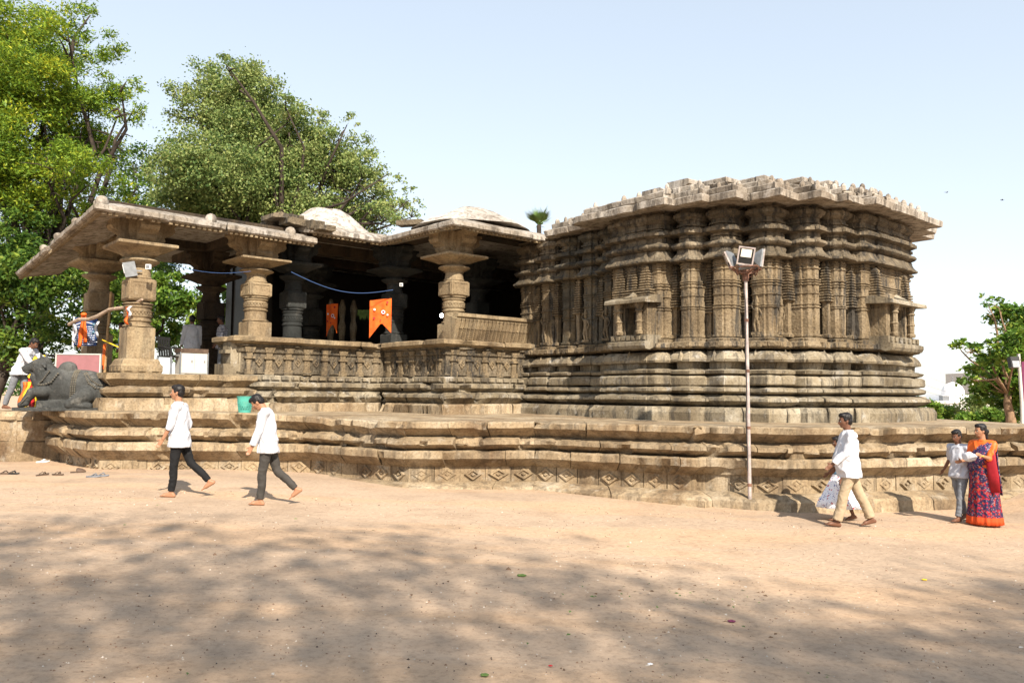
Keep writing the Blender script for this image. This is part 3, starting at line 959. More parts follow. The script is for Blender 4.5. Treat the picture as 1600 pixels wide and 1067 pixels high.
def ucourse(r, prof, name, mat, parent, ch=0.05, mid=0.0, step=0.14, amp=0.009, chip=0.12, extra=None):
    P = upath(r, ch, mid)
    ms = miters(P)
    for k in range(len(ms)):            # keep small steps from spiking
        if ms[k].length > 1.5: ms[k] = ms[k].normalized() * 1.42
    rings = []
    sx = Vector((random.uniform(0, 90), random.uniform(0, 90), 0))
    omax = max(o for o, z in prof)
    sh = random.uniform(-0.012, 0.012)
    for i in range(len(P) - 1):
        k = max(1, int(round((P[i + 1] - P[i]).length / step)))
        for q in range(k + (1 if i == len(P) - 2 else 0)):
            t = q / k
            rr = []
            mm = ms[i].lerp(ms[i + 1], t)
            for o, z in prof:
                p = (P[i] + ms[i] * o).lerp(P[i + 1] + ms[i + 1] * o, t)
                v = Vector((p.x, p.y, z + sh))
                if o > -0.05:
                    v = v + nv(v + sx * 0.1, 2.2, amp) + nv(v, 7, amp * 0.5)
                    if chip and o > omax - 0.1:
                        c = noise.noise(v * 2.1 + sx) - 0.2
                        if c > 0:
                            v -= Vector((mm.x, mm.y, 0)) * min(0.09, c * chip)
                rr.append(v)
            rings.append(rr)
    mb = MB().loft(rings)
    if extra: extra(mb)
    return mb.build(name, mat, parent, smooth=28)

PLI = [
    ('plinth_base_moulding', 'plinth', [(-0.3, 1.08), (0.56, 1.08), (0.57, 1.30), (0.5, 1.41), (-0.3, 1.44)]),
    ('plinth_lip_moulding', 'plinth', [(-0.3, 1.42), (0.22, 1.44), (0.40, 1.52), (0.45, 1.555), (0.43, 1.615), (0.2, 1.695), (-0.3, 1.70)]),
    ('plinth_edge_moulding', 'plinth', [(-0.3, 1.69), (0.16, 1.705), (0.34, 1.745), (0.37, 1.77), (0.36, 1.83), (0.24, 1.87), (-0.3, 1.875)]),
    ('plinth_band', 'plinth', [(-0.3, 1.865), (0.29, 1.89), (0.32, 1.92), (0.32, 2.07), (0.26, 2.115), (-0.3, 2.12)]),
    ('plinth_thin_lip', 'plinth', [(-0.3, 2.11), (0.1, 2.125), (0.29, 2.165), (0.31, 2.225), (0.12, 2.265), (-0.3, 2.27)]),
    ('plinth_neck', 'plinth', [(-0.3, 2.25), (0.08, 2.26), (0.09, 2.42), (-0.3, 2.43)]),
    ('plinth_eave_moulding', 'plinth', [(-0.3, 2.40), (0.1, 2.41), (0.26, 2.42), (0.28, 2.47), (0.22, 2.57), (0.1, 2.655), (-0.3, 2.66)]),
    ('plinth_cap_moulding', 'wall', [(-0.3, 2.70), (0.05, 2.705), (0.20, 2.73), (0.23, 2.76), (0.22, 2.85), (0.14, 2.88), (0.15, 2.93), (0.06, 2.955), (-0.3, 2.96)])]
COR = [
    ('cornice_lower_eave', 'cornice', [(-0.3, 4.70), (0.05, 4.71), (0.18, 4.715), (0.215, 4.735), (0.215, 4.77), (0.17, 4.80), (0.12, 4.865), (0.08, 4.93), (0.07, 4.985), (-0.3, 4.99)]),
    ('cornice_roll', 'cornice', [(-0.3, 4.97), (0.05, 4.985), (0.08, 5.0), (0.15, 5.02), (0.19, 5.06), (0.19, 5.09), (0.15, 5.135), (0.08, 5.16), (0.05, 5.17), (0.05, 5.245), (-0.3, 5.25)]),
    ('cornice_slab', 'cornice', [(-0.3, 5.23), (0.04, 5.25), (0.04, 5.30), (0.17, 5.335), (0.205, 5.34), (0.205, 5.41), (0.16, 5.415), (0.16, 5.45), (-0.3, 5.46)]),
    ('cornice_neck', 'cornice', [(-0.3, 5.44), (0.04, 5.455), (0.04, 5.51), (0.08, 5.52), (0.08, 5.555), (0.03, 5.565), (0.03, 5.64), (0.06, 5.65), (0.10, 5.70), (0.14, 5.72), (0.14, 5.80), (0.10, 5.81), (0.1, 5.84), (-0.3, 5.85)]),
    ('cornice_cap', 'cornice', [(-0.3, 5.83), (0.0, 5.84), (0.02, 5.89), (0.10, 5.92), (0.10, 5.95), (-0.3, 6.02)])]

def band_prof():
    pr = [(-0.3, 2.95), (0.0, 2.95)]
    def rib(z, h=0.035, o=0.03):
        pr.extend([(0.0, z), (o, z + 0.008), (o, z + h), (0.0, z + h + 0.008)])
    z = 2.98
    rib(2.98, 0.05, 0.025)
    for zc in (3.62, 3.68, 3.92, 4.12, 4.18, 4.24, 4.5, 4.58, 4.64):
        rib(zc + random.uniform(-0.012, 0.012), 0.028, random.uniform(0.018, 0.032))
    pr += [(0.0, 4.73), (-0.3, 4.73)]
    return pr

for k, r in RECTS.items():
    w = 'wall_soot' if r[4] == 'wall_soot' else 'wall'
    mid = 0.06 if k not in ('F1', 'F2') else 0.0
    for nm, mk, pf in PLI:
        ex = None
        if nm == 'plinth_eave_moulding':
            def ex(mb, r=r):
                for cc, nn in ((ab(r[0], (r[2] + r[3]) / 2), -E1), (ab((r[0] + min(r[1], r[0] + 0.5)) / 2, r[2]), -E2)):
                    o = Vector((cc.x, cc.y, 2.55)) + Vector((nn.x, nn.y, 0)) * 0.2
                    s = Vector((-nn.y, nn.x, 0))
                    mb.loft([[o + s * 0.11 * q + Vector((0, 0, -0.13)), o - s * 0.11 * q + Vector((0, 0, -0.13)), o + Vector((0, 0, 0.13 * q))] for q in (1, 1)] if False else
                            [[o + s * 0.1 + Vector((0, 0, -0.1)), o - s * 0.1 + Vector((0, 0, -0.1)), o + Vector((0, 0, 0.14))],
                             [o + s * 0.05 + Vector((nn.x, nn.y, 0)) * 0.08 + Vector((0, 0, -0.1)), o - s * 0.05 + Vector((nn.x, nn.y, 0)) * 0.08 + Vector((0, 0, -0.1)), o + Vector((nn.x, nn.y, 0)) * 0.05 + Vector((0, 0, 0.07))]])
        ucourse(r, pf, nm, M[mk], core, 0.03, 0.03 if mid else 0, 0.16, 0.008, 0.24, ex)
    ucourse(r, band_prof(), 'wall_pier', M[w], core, 0.05, mid, 0.5, 0.004, 0.05)
    for nm, mk, pf in COR:
        ucourse(r, pf, nm, M[mk if w == 'wall' else 'wall_soot'], core, 0.05, 0.05 if mid else 0, 0.16, 0.006, 0.14)
    # slotted carving on the cap moulding
    for cc, nn, wd in ((ab(r[0], (r[2] + r[3]) / 2), -E1, r[3] - r[2]), (ab((r[0] + min(r[1], r[0] + 0.5)) / 2, r[2]), -E2, 0.5)):
        rot = Matrix.Rotation(math.atan2(-nn.x, nn.y), 3, 'Z')
        kk = max(1, int(wd / 0.4))
        for q in range(kk):
            off = (q + 0.5 - kk / 2) * wd / kk
            p = cc + nn * 0.225 + Vector((-nn.y, nn.x)) * off
            for sx in (-1, 1):
                MB().box(Vector((p.x, p.y, 2.80)) + rot @ Vector((sx * 0.11, 0, 0)), (0.08, 0.07, 0.12), rot).build('cap_block', M['wall'], core)

# slim ringed colonnettes between the piers, each under a stepped miniature tower
def colonnette(a, b, z0, z1, r, mat, zt=3.75):
    c = ab(a, b)
    C = Vector((c.x, c.y, 0))
    sh = MB()
    sh.lathe([(r * 0.95, z0), (r * 0.95, z0 + 0.06), (r * 0.62, z0 + 0.09), (r * 0.62, zt - 0.1), (r * 0.8, zt - 0.06)], C, 4, ROTZ, 1)
    o = sh.build('wall_colonnette', mat, core)
    tw = MB()
    z, q = zt - 0.06, 0
    n = int((z1 - zt) / 0.062)
    for q in range(n):
        f = 1.3 if q < 3 else 1.05 - 0.35 * (q / n) ** 2
        tw.lathe([(r * f * 0.84, z), (r * f, z + 0.012), (r * f, z + 0.036), (r * f * 0.8, z + 0.05)], C, 4, ROTZ, 1)
        z += 0.062
    tw.lathe([(r * 0.6, z), (r * 0.7, z + 0.05), (r * 0.3, z + 0.12)], C, 4, ROTZ, 1)
    tw.build('miniature_tower', mat, o)
for a, b, r, mk in ((15.9, 9.94, 0.11, 'wall'), (15.45, 10.61, 0.11, 'wall'), (15.12, 11.32, 0.11, 'wall'), (16.32, 9.2, 0.12, 'wall'), (17.12, 8.68, 0.1, 'wall'), (17.83, 8.46, 0.1, 'wall'),
                    (15.22, 13.02, 0.1, 'wall_soot'), (15.3, 13.78, 0.1, 'wall_soot'), (15.3, 14.6, 0.1, 'wall'), (15.32, 15.42, 0.1, 'wall'), (15.36, 16.2, 0.1, 'wall'), (20.6, 8.5, 0.1, 'wall'), (21.3, 8.8, 0.1, 'wall')):
    colonnette(a, b, 2.98, 4.66, r, M[mk], random.choice((3.6, 3.75, 3.85)))
# three relief towers above the left niche, more on the right one
for b in (11.75, 12.12, 12.5):
    colonnette(14.6, b, 3.98, 4.68, 0.14, M['wall'], 4.02)
for a in (18.35, 19.9):
    colonnette(a, 8.13, 3.98, 4.6, 0.13, M['wall'], 4.02)

# niches
def niche(cen, nn, w, parent, deep=0.5):
    """window niche: sill on a moulded shelf, two pillars, dark panel for the shaded opening, jutting awning slab"""
    s = Vector((-nn.y, nn.x))
    rot = Matrix.Rotation(math.atan2(s.y, s.x), 3, 'Z')
    def P(x, o, z):
        p = cen + s * x + nn * o
        return Vector((p.x, p.y, z))
    fr = MB()
    fr.box(P(-w * 0.33, 0.16, 3.4), (w * 0.28, 0.36, 0.78), rot)
    fr.box(P(w * 0.33, 0.16, 3.4), (w * 0.28, 0.36, 0.78), rot)
    fr.box(P(0, 0.15, 3.74), (w * 0.94, 0.34, 0.1), rot)
    o = fr.build('niche', M['wall'], parent)
    MB().box(P(0, 0.012, 3.42), (w * 0.42, 0.03, 0.6), rot).build('niche_dark_panel', M['dark'], o)  # flat dark panel instead of a hole; the shade is in its colour
    for sx in (-1, 1):
        pl = MB()
        c = P(sx * w * 0.3, 0.42, 0)
        pl.lathe([(0.09, 3.06), (0.1, 3.12), (0.07, 3.15), (0.075, 3.32), (0.095, 3.35), (0.075, 3.38), (0.07, 3.56), (0.1, 3.6), (0.07, 3.64), (0.11, 3.72), (0.12, 3.79)], c, 8)
        pl.build('niche_pillar', M['wall'], o, smooth=30)
    aw = MB()
    def sec(x, sc):
        return [P(x, -0.05, 3.97), P(x, 0.2, 3.96), P(x, 0.58 * sc, 3.86), P(x, 0.60 * sc, 3.83), P(x, 0.6 * sc, 3.77), P(x, 0.5 * sc, 3.77), P(x, -0.05, 3.80)]
    aw.loft([sec(x * w, 1.0) for x in (-0.62, -0.3, 0, 0.3, 0.62)])
    aw.loft([[P(x, 0.28, 3.99 + (0.07 if abs(x) < 0.02 else 0)), P(x, 0.5, 3.9), P(x, 0.28, 3.86)] for x in (-0.12, 0.0, 0.12)])
    aw.build('niche_awning', M['plinth'], o)
    si = MB()
    def sec2(x):
        return [P(x, -0.05, 2.86), P(x, 0.36, 2.70), P(x, 0.5, 2.72), P(x, 0.54, 2.79), P(x, 0.54, 2.87), P(x, 0.44, 2.9), P(x, 0.44, 3.04), P(x, -0.05, 3.05)]
    si.loft([sec2(x * w) for x in (-0.56, -0.2, 0.2, 0.56)])
    for q in range(7):
        si.box(P((q - 3) * w * 0.155, 0.45, 2.97), (w * 0.08, 0.05, 0.09), rot)
    si.build('niche_sill', M['plinth'], o)
niche(ab(14.64, 11.98), -E1, 0.98, core)
niche(ab(18.95, 8.18), -E2, 1.5, core)

# dancer reliefs on the front corner pier
def relief(cen, nn):
    s = Vector((-nn.y, nn.x, 0))
    n3 = Vector((nn.x, nn.y, 0))
    def P(x, o, z):
        return Vector((cen.x, cen.y, 3.05)) + s * x + n3 * o + Vector((0, 0, z))
    mb = MB()
    for p, q, r0, r1 in (((-.03, .02, .02), (-.06, .04, .2), .03, .035), ((.05, .02, .02), (.04, .04, .2), .03, .035), ((-.06, .04, .2), (-.01, .03, .36), .035, .05), ((.04, .04, .2), (.01, .03, .36), .035, .05),
                         ((0, .04, .36), (.01, .04, .52), .05, .06), ((.07, .04, .53), (.13, .05, .42), .025, .02), ((.13, .05, .42), (.09, .06, .32), .02, .018), ((-.06, .04, .53), (-.12, .05, .62), .025, .02), ((-.12, .05, .62), (-.06, .06, .72), .02, .018)):
        mb.capsule(P(*p), P(*q), r0, r1, 8)
    mb.ball(P(.01, .05, .64), (.045, .045, .055), 8, 6)
    mb.lathe([(.05, 0), (.045, .06), (.02, .13), (.005, .16)], P(.01, .04, .68), 8)
    mb.box(P(0, .02, .0), (.26, .08, .06), Matrix.Rotation(math.atan2(s.y, s.x), 3, 'Z'))
    return mb.build('dancer_relief', M['wall'], core, smooth=60)
relief(ab(15.72, 9.56), -E1)
relief(ab(16.05, 9.23), -E2)
relief(ab(15.05, 13.4), -E1)
relief(ab(15.2, 15.8), -E1)
relief(ab(15.15, 14.2), -E1)

# ---- shrine eave, parapet layers, knobs and roof
FR = ['L5', 'L4', 'L3', 'L2', 'L1', 'Bl', 'K2l', 'K1l', 'K0', 'K1r', 'K2r', 'Br', 'F1', 'F2']
left = [(15.3, 15.35), (15.3, 13.2), (14.66, 13.2), (14.66, 11.35), (14.98, 11.3), (14.98, 10.62), (15.23, 10.6), (15.23, 9.95), (15.75, 9.92), (15.75, 9.26), (16.51, 9.26), (16.51, 8.74), (17.21, 8.74), (17.21, 8.49), (17.93, 8.49), (17.93, 8.2), (20.45, 8.2), (20.5, 8.6), (21.2, 8.6), (21.25, 8.95), (21.9, 8.95), (21.95, 9.5), (22.6, 9.6)]
STAIR = [ab(*p) for p in left]
mb = MB()
slab_poly(mb, [ab(15.6, 16.0), ab(15.6, 13.0), ab(15.0, 12.9), ab(15.0, 11.4), ab(16.0, 9.5), ab(18.2, 8.7), ab(20.4, 8.6), ab(22.2, 10), ab(22.2, 16.0)], 6.06, 6.3)
sroof = mb.build('shrine_roof', M['lime'], T)
course(STAIR, [(-0.5, 6.05), (-0.5, 5.99), (0.55, 5.875), (0.61, 5.895), (0.62, 6.03), (0.57, 6.065), (-0.5, 6.16)], 'eave_slab', M['lip'], sroof, (0.9, 1.5), 0.12, 0.012, 0.2, None, 0.004, 0.012)
course(STAIR, [(-0.6, 6.12), (0.2, 6.10), (0.34, 6.15), (0.35, 6.25), (0.3, 6.29), (-0.6, 6.33)], 'parapet_stone', M['lip'], sroof, (0.6, 1.1), 0.12, 0.012, 0.25, None, 0.012, 0.03)
course(STAIR[3:17], [(-0.7, 6.31), (-0.12, 6.32), (-0.02, 6.37), (-0.02, 6.47), (-0.06, 6.5), (-0.7, 6.52)], 'parapet_upper_stone', M['lip'], sroof, (0.5, 0.9), 0.12, 0.012, 0.25, None, 0.015, 0.05)
course(STAIR[5:15], [(-0.9, 6.50), (-0.32, 6.51), (-0.24, 6.55), (-0.24, 6.64), (-0.28, 6.67), (-0.9, 6.69)], 'parapet_crown_stone', M['lip'], sroof, (0.4, 0.8), 0.12, 0.012, 0.25, None, 0.015, 0.05)
SV = STAIR
sm_ = miters(SV)
for i in range(len(SV) - 1):
    A, B = SV[i], SV[i + 1]
    L = (B - A).length
    for q in range(max(1, int(L / 0.33))):
        if random.random() < 0.12: continue
        t = (q + 0.5) / max(1, int(L / 0.33))
        right = i > 8
        for o, z in ((0.25, 6.28),) + (((-0.1, 6.49),) if 3 <= i < 16 and random.random() < 0.5 else ()):
            p = (A + sm_[i] * o).lerp(B + sm_[i + 1] * o, t)
            r = random.uniform(0.05, 0.075)
            MB().lathe([(r, -0.03), (r, 0.05), (r * 0.75, 0.10), (r * 0.3, 0.13)], (p.x, p.y, z), 8).build('parapet_knob', M['lip'], sroof, smooth=40)
for a, b in ((15.2, 12.1), (15.9, 10.4), (16.9, 9.2)):
    MB().box(ab(a, b, 6.34), (0.3, 0.22, 0.16), RZ, 0.7).build('roof_stone', M['cornice'], sroof)
c = ab(17.2, 10.9)
dome(17.4, 10.7, 1.0, 6.3, 0.52)
# ================================================================== PEOPLE
def rot_y(v, a):
    """swing forward (+x) by a around the left-right axis; v points down at a=0"""
    return Matrix.Rotation(-a, 3, 'Y') @ v

def person(label, loc, heading, H=1.7, lean=4, legs=((20, 5, 0), (-20, 25, 25)), arms=((15, 8, 15), (-15, 8, 15)), head=(0, 0),
           skin='skin', top='white_cloth', bottom='black_cloth', sleeve=1.0, hem=0.12, belly=0.0, hair='short', moustache=False, shoulder=0.185,
           trouser=True, group=None, shirt=True, seed=1, collar=True, trouser_cut=1.0):
    """local axes: x ahead, y to the left, z up.  legs: (hip swing, knee bend, foot pitch); arms: (swing, out, elbow bend) in degrees, left then right"""
    S = H / 1.7
    root = thing('person', label, 'person', loc, heading, group)
    V = Vector
    pel = V((0, 0, 0))
    spine = Matrix.Rotation(R_(lean), 3, 'Y')
    J = {}
    for i, sy in ((0, 1), (1, -1)):
        h, k, f = legs[i]
        hip = V((0, 0.09 * sy, -0.02))
        th = rot_y(V((0, 0, -0.43)), R_(h))
        sn = rot_y(V((0, 0, -0.41)), R_(h - k))
        kn = hip + th
        an = kn + sn
        toe_dir = Matrix.Rotation(R_(f), 3, 'Y') @ V((1, 0, 0))
        heel_off = Matrix.Rotation(R_(f), 3, 'Y') @ V((-0.045, 0, -0.055))
        toe = an + toe_dir * 0.19 + Matrix.Rotation(R_(f), 3, 'Y') @ V((0, 0, -0.06))
        J[i] = (hip, kn, an, an + heel_off, toe)
    low = min(min(J[i][3].z - 0.028, J[i][4].z - 0.018) for i in (0, 1))
    up = V((0, 0, -low))
    chest = spine @ V((0.0, 0, 0.30))
    shl = spine @ V((-0.01, 0, 0.50))
    neck = spine @ V((0.0, 0, 0.55))
    hp = Matrix.Rotation(R_(head[0] + lean), 3, 'Y') @ Matrix.Identity(3)
    hr = Matrix.Rotation(R_(head[1]), 3, 'Z') @ hp
    hc = neck + hr @ V((0.03, 0, 0.155))
    A = {}
    for i, sy in ((0, 1), (1, -1)):
        sw, out, el = arms[i]
        s = shl + V((0, shoulder * sy, -0.02))
        def dirv(a):
            d = rot_y(V((0, 0, -1)), R_(a))
            return (Matrix.Rotation(R_(out) * sy, 3, 'X') @ d).normalized()
        e = s + dirv(sw) * 0.285
        w = e + dirv(sw + el) * 0.245
        A[i] = (s, e, w, dirv(sw + el + 6))
    def P(v):
        return (V(v) + up) * S
    body = MB()
    def cap(a, b, r0, r1, n=12, flat=None):
        body.capsule(P(a), P(b), r0 * S, r1 * S, n, flat)
    # trunk, neck, head
    cap(pel + V((0, 0, 0.0)), chest, 0.115, 0.125, 14, ((1, 0, 0), 0.85))
    cap(chest, shl - spine @ V((0, 0, 0.06)), 0.13, 0.11, 14, ((1, 0, 0), 0.85))
    for i, sy in ((0, 1), (1, -1)):
        cap(shl + V((0, 0.06 * sy, -0.01)), A[i][0], 0.058, 0.052)
    cap(neck - spine @ V((0, 0, 0.07)), hc - hr @ V((0.02, 0, 0.06)), 0.060, 0.055)
    def hb(c, r):
        body.ball(P(hc + hr @ V(c)), tuple(x * S for x in r), 16, 12, hr)
    hb((-0.012, 0, 0.035), (0.094, 0.074, 0.086))
    hb((0.012, 0, -0.02), (0.078, 0.066, 0.082))
    hb((0.04, 0, -0.078), (0.042, 0.042, 0.032))
    hb((0.068, 0, 0.012), (0.022, 0.052, 0.016))
    hb((0.058, 0, -0.045), (0.034, 0.034, 0.022))
    cap(hc + hr @ V((0.082, 0, 0.002)), hc + hr @ V((0.100, 0, -0.030)), 0.010, 0.017, 8)
    for sy in (1, -1):
        hb((-0.005, 0.074 * sy, -0.012), (0.018, 0.010, 0.030))
        hb((0.08, 0.0, -0.058), (0.014, 0.022, 0.006))
    # arms and hands
    for i, sy in ((0, 1), (1, -1)):
        s, e, w, d = A[i]
        cap(s, e, 0.050, 0.040)
        cap(e, w, 0.040, 0.027)
        across = V((1, 0, 0)) - d * d.x
        across = across.normalized() if across.length > 0.1 else V((0, 0, 1))
        pn = d.cross(across)
        cap(w, w + d * 0.085, 0.030, 0.036, 10, (pn, 0.45))
        for q in range(4):
            r0 = w + d * 0.08 + across * (0.024 - 0.016 * q)
            ln = (0.036, 0.042, 0.039, 0.031)[q]
            b1 = r0 + (d + pn * -0.12 * sy) * ln
            b2 = b1 + (d * 0.82 - pn * 0.45 * sy) * ln * 0.9
            cap(r0, b1, 0.0095, 0.009, 8)
            cap(b1, b2, 0.009, 0.0075, 8)
        t0 = w + d * 0.025 + across * 0.022
        t1 = t0 + (d * 0.6 + across * 0.75) * 0.04
        cap(t0, t1, 0.013, 0.011, 8)
        cap(t1, t1 + (d * 0.9 + across * 0.2) * 0.032, 0.011, 0.009, 8)
    # legs and bare feet
    for i in (0, 1):
        hip, kn, an, heel, toe = J[i]
        cap(hip, kn, 0.078, 0.052)
        cap(kn, kn.lerp(an, 0.35) - V((0.012, 0, 0)), 0.050, 0.050)
        cap(kn.lerp(an, 0.35) - V((0.012, 0, 0)), an, 0.050, 0.033)
        cap(an, heel, 0.034, 0.030)
        mid = heel.lerp(toe, 0.62) + V((0, 0, 0.012))
        cap(an.lerp(heel, 0.3), mid, 0.034, 0.030, 10)
        cap(heel, mid, 0.030, 0.034, 10)
        side = V((0, 1, 0))
        fd = (toe - heel).normalized()
        for q, ln in enumerate((0.075, 0.078, 0.07, 0.062, 0.05)):
            sgn = -1 if i == 0 else 1
            b = mid + side * sgn * (0.026 - 0.0135 * q)
            body.capsule(P(b), P(b + fd * ln * 0.9 + V((0, 0, -0.012))), 0.013 * S, (0.012 if q == 0 else 0.009) * S, 8)
    me = remesh(body, 0.0085, 3)
    skin_o = link('body', me, M[skin], root, 180, True)
    # eyes, brows, hair
    for sy in (1, -1):
        MB().ball(P(hc + hr @ V((0.079, 0.030 * sy, -0.004))), 0.0095 * S, 10, 8).build('eye', M['eye_white'], skin_o, 180, True)
        MB().ball(P(hc + hr @ V((0.0865, 0.030 * sy, -0.004))), 0.0058 * S, 8, 6).build('iris', M['hair'], skin_o, 180, True)
        MB().capsule(P(hc + hr @ V((0.087, 0.016 * sy, 0.019))), P(hc + hr @ V((0.077, 0.044 * sy, 0.020))), 0.0036 * S, 0.0028 * S, 8).build('eyebrow', M['hair'], skin_o, 180, True)
    MB().capsule(P(hc + hr @ V((0.0885, 0.016, -0.0585))), P(hc + hr @ V((0.0885, -0.016, -0.0585))), 0.0042 * S, 0.0042 * S, 8).build('mouth', M['mouth'], skin_o, 180, True)
    if moustache:
        MB().capsule(P(hc + hr @ V((0.094, 0.024, -0.05))), P(hc + hr @ V((0.094, -0.024, -0.05))), 0.0075 * S, 0.0075 * S, 8).build('moustache', M['hair'], skin_o, 180, True)
    hm = MB()
    hs_ = 1.0
    hm.ball(P(hc + hr @ V((-0.024, 0, 0.048))), tuple(x * S for x in (0.096, 0.082, 0.086)), 16, 12, hr)
    hm.ball(P(hc + hr @ V((-0.05, 0, 0.0))), tuple(x * S for x in (0.066, 0.077, 0.085)), 16, 12, hr)
    hm.ball(P(hc + hr @ V((0.03, 0, 0.085))), tuple(x * S for x in (0.062, 0.066, 0.042)), 14, 10, hr)
    for sy in (1, -1):
        hm.ball(P(hc + hr @ V((0.005, 0.066 * sy, 0.022))), tuple(x * S for x in (0.034, 0.014, 0.034)), 10, 8, hr)
    if hair == 'bun':
        hm.ball(P(hc + hr @ V((-0.115, 0, -0.02))), 0.05 * S, 12, 10)
        hm.capsule(P(hc + hr @ V((-0.11, 0, -0.03))), P(hc + hr @ V((-0.13, 0, -0.34))), 0.035 * S, 0.018 * S, 10)
    if hair == 'long':
        hm.capsule(P(hc + hr @ V((-0.05, 0, 0))), P(hc + hr @ V((-0.075, 0, -0.13))), 0.075 * S, 0.06 * S, 10)
    ms_ = remesh(hm, 0.009, 2, lambda c: nv(c, 45, 0.005))
    link('hair', ms_, M['hair'], root, 180, True)
    rnd = Vector((seed * 3.7, seed * 1.3, seed))
    def wrinkle(amp, f=(9, 9, 5)):
        def fn(c):
            q = Vector((c.x * f[0], c.y * f[1], c.z * f[2])) + rnd
            r = 1 - abs(noise.noise(q)) * 2
            n2 = noise.noise(q * 2.3)
            d = Vector((c.x, c.y, 0))
            d = d.normalized() if d.length > 0.02 else Vector((0, 0, 0))
            return d * (max(0, r - 0.4) * amp * 1.3 + n2 * amp * 0.5) + noise.noise_vector(q) * amp * 0.35
        return fn
    if shirt:
        sm = MB()
        rings = []
        secs = [(-hem, 0.165, 0.218), (-hem + 0.05, 0.16, 0.213), (0.02, 0.148, 0.197), (0.14, 0.135, 0.165), (0.28, 0.14, 0.172), (0.40, 0.132, 0.178), (0.48, 0.105, 0.165), (0.525, 0.075, 0.11), (0.55, 0.06, 0.075)]
        for z, dx, dy in secs:
            bl = belly * math.exp(-((z - 0.12) / 0.16) ** 2)
            c = spine @ V((bl * 0.6, 0, z)) if z > 0 else V((bl * 0.6 - z * 0.0, 0, z))
            rings.append([P(c + V(((dx + bl * 0.55) * math.cos(t), dy * math.sin(t), 0))) for t in [2 * math.pi * j / 24 for j in range(24)]])
        sm.loft(rings)
        for i, sy in ((0, 1), (1, -1)):
            s, e, w, d = A[i]
            sm.capsule(P(shl + V((0, 0.07 * sy, -0.035))), P(s + V((0, 0.0, -0.005))), 0.086 * S, 0.074 * S)
            sm.capsule(P(s), P(e), 0.070 * S, 0.061 * S)
            if sleeve > 0:
                en = e.lerp(w, sleeve)
                dd = (en - e).normalized()
                sm.tube([P(e - dd * 0.03), P(e + dd * 0.04), P(en)], [0.060 * S, 0.060 * S, 0.051 * S], 14)
            elif sleeve < 0:
                pass
        if collar:
            sm.lathe([(0.066 * S, 0), (0.070 * S, 0.012 * S), (0.064 * S, 0.038 * S), (0.06 * S, 0.04 * S)], P(neck - spine @ V((0.0, 0, 0.022))), 16)
        me = remesh(sm, 0.0125, 2, wrinkle(0.022), 0.4)
        so_ = link('shirt', me, M[top], root, 180, True)
        root_shirt = so_
    if trouser:
        tm = MB()
        rings = []
        for z, dx, dy in ((-0.13, 0.115, 0.155), (-0.06, 0.125, 0.165), (0.02, 0.12, 0.16), (0.1, 0.112, 0.15)):
            rings.append([P(V((dx * math.cos(t), dy * math.sin(t), z))) for t in [2 * math.pi * j / 20 for j in range(20)]])
        tm.loft(rings)
        k = trouser_cut
        for i in (0, 1):
            hip, kn, an, heel, toe = J[i]
            tm.capsule(P(hip), P(kn), 0.096 * S, 0.070 * S * k)
            tm.tube([P(kn + (hip - kn) * 0.05), P(kn.lerp(an, 0.1)), P(kn.lerp(an, 0.45) - V((0.014, 0, 0))), P(kn.lerp(an, 0.96))], [0.066 * S * k, 0.070 * S * k, 0.066 * S * k, (0.058 if k < 1.05 else 0.070) * S * k], 14)
        me = remesh(tm, 0.0125, 2, wrinkle(0.009, (8, 8, 13)), 0.4)
        link('trousers', me, M[bottom], root, 180, True)
    return root, dict(P=P, A=A, J=J, shl=shl, neck=neck, hc=hc, hr=hr, spine=spine, S=S, up=up)

M['mouth'] = plain('lip', (0.2, 0.08, 0.06), 0.5, 0.05, 8, 0, 0)
def gp(x, y):
    return (x, y, gz(x, y) + noise.noise(Vector((x * 0.7, y * 0.7, 3))) * 0.018 + noise.noise(Vector((x * 0.23, y * 0.23, 8))) * 0.03)

LEFT = math.pi
person('man in a white shirt and black trousers striding barefoot, head level, moustached', gp(-5.28, 12.75), LEFT + 0.1, 1.70, 3,
       ((6, 2, 0), (-22, 24, 34)), ((12, 3, 14), (-16, 6, 22)), (-3, 5), top='white_cloth', bottom='black_cloth', sleeve=0.35, moustache=True, group=None, seed=2, skin='skin', hem=0.16, trouser_cut=0.92)
person('man in a white shirt and charcoal trousers walking with his head bowed', gp(-3.74, 12.35), LEFT + 0.12, 1.68, 6,
       ((9, 6, 0), (-17, 30, 38)), ((14, 2, 8), (4, 4, 8)), (38, 0), top='white_cloth', bottom='grey_cloth', sleeve=0.95, seed=5, hem=0.14, trouser_cut=0.95)
person('stout man in a white shirt and khaki trousers walking in front of a girl', gp(5.3, 12.55), LEFT - 0.12, 1.72, 2,
       ((17, 2, -4), (-21, 3, 16)), ((22, 2, 26), (6, 4, 20)), (2, 6), skin='skin_dark', top='white_cloth', bottom='khaki', sleeve=0.95, belly=0.09, seed=9, hem=0.16, trouser_cut=1.12)

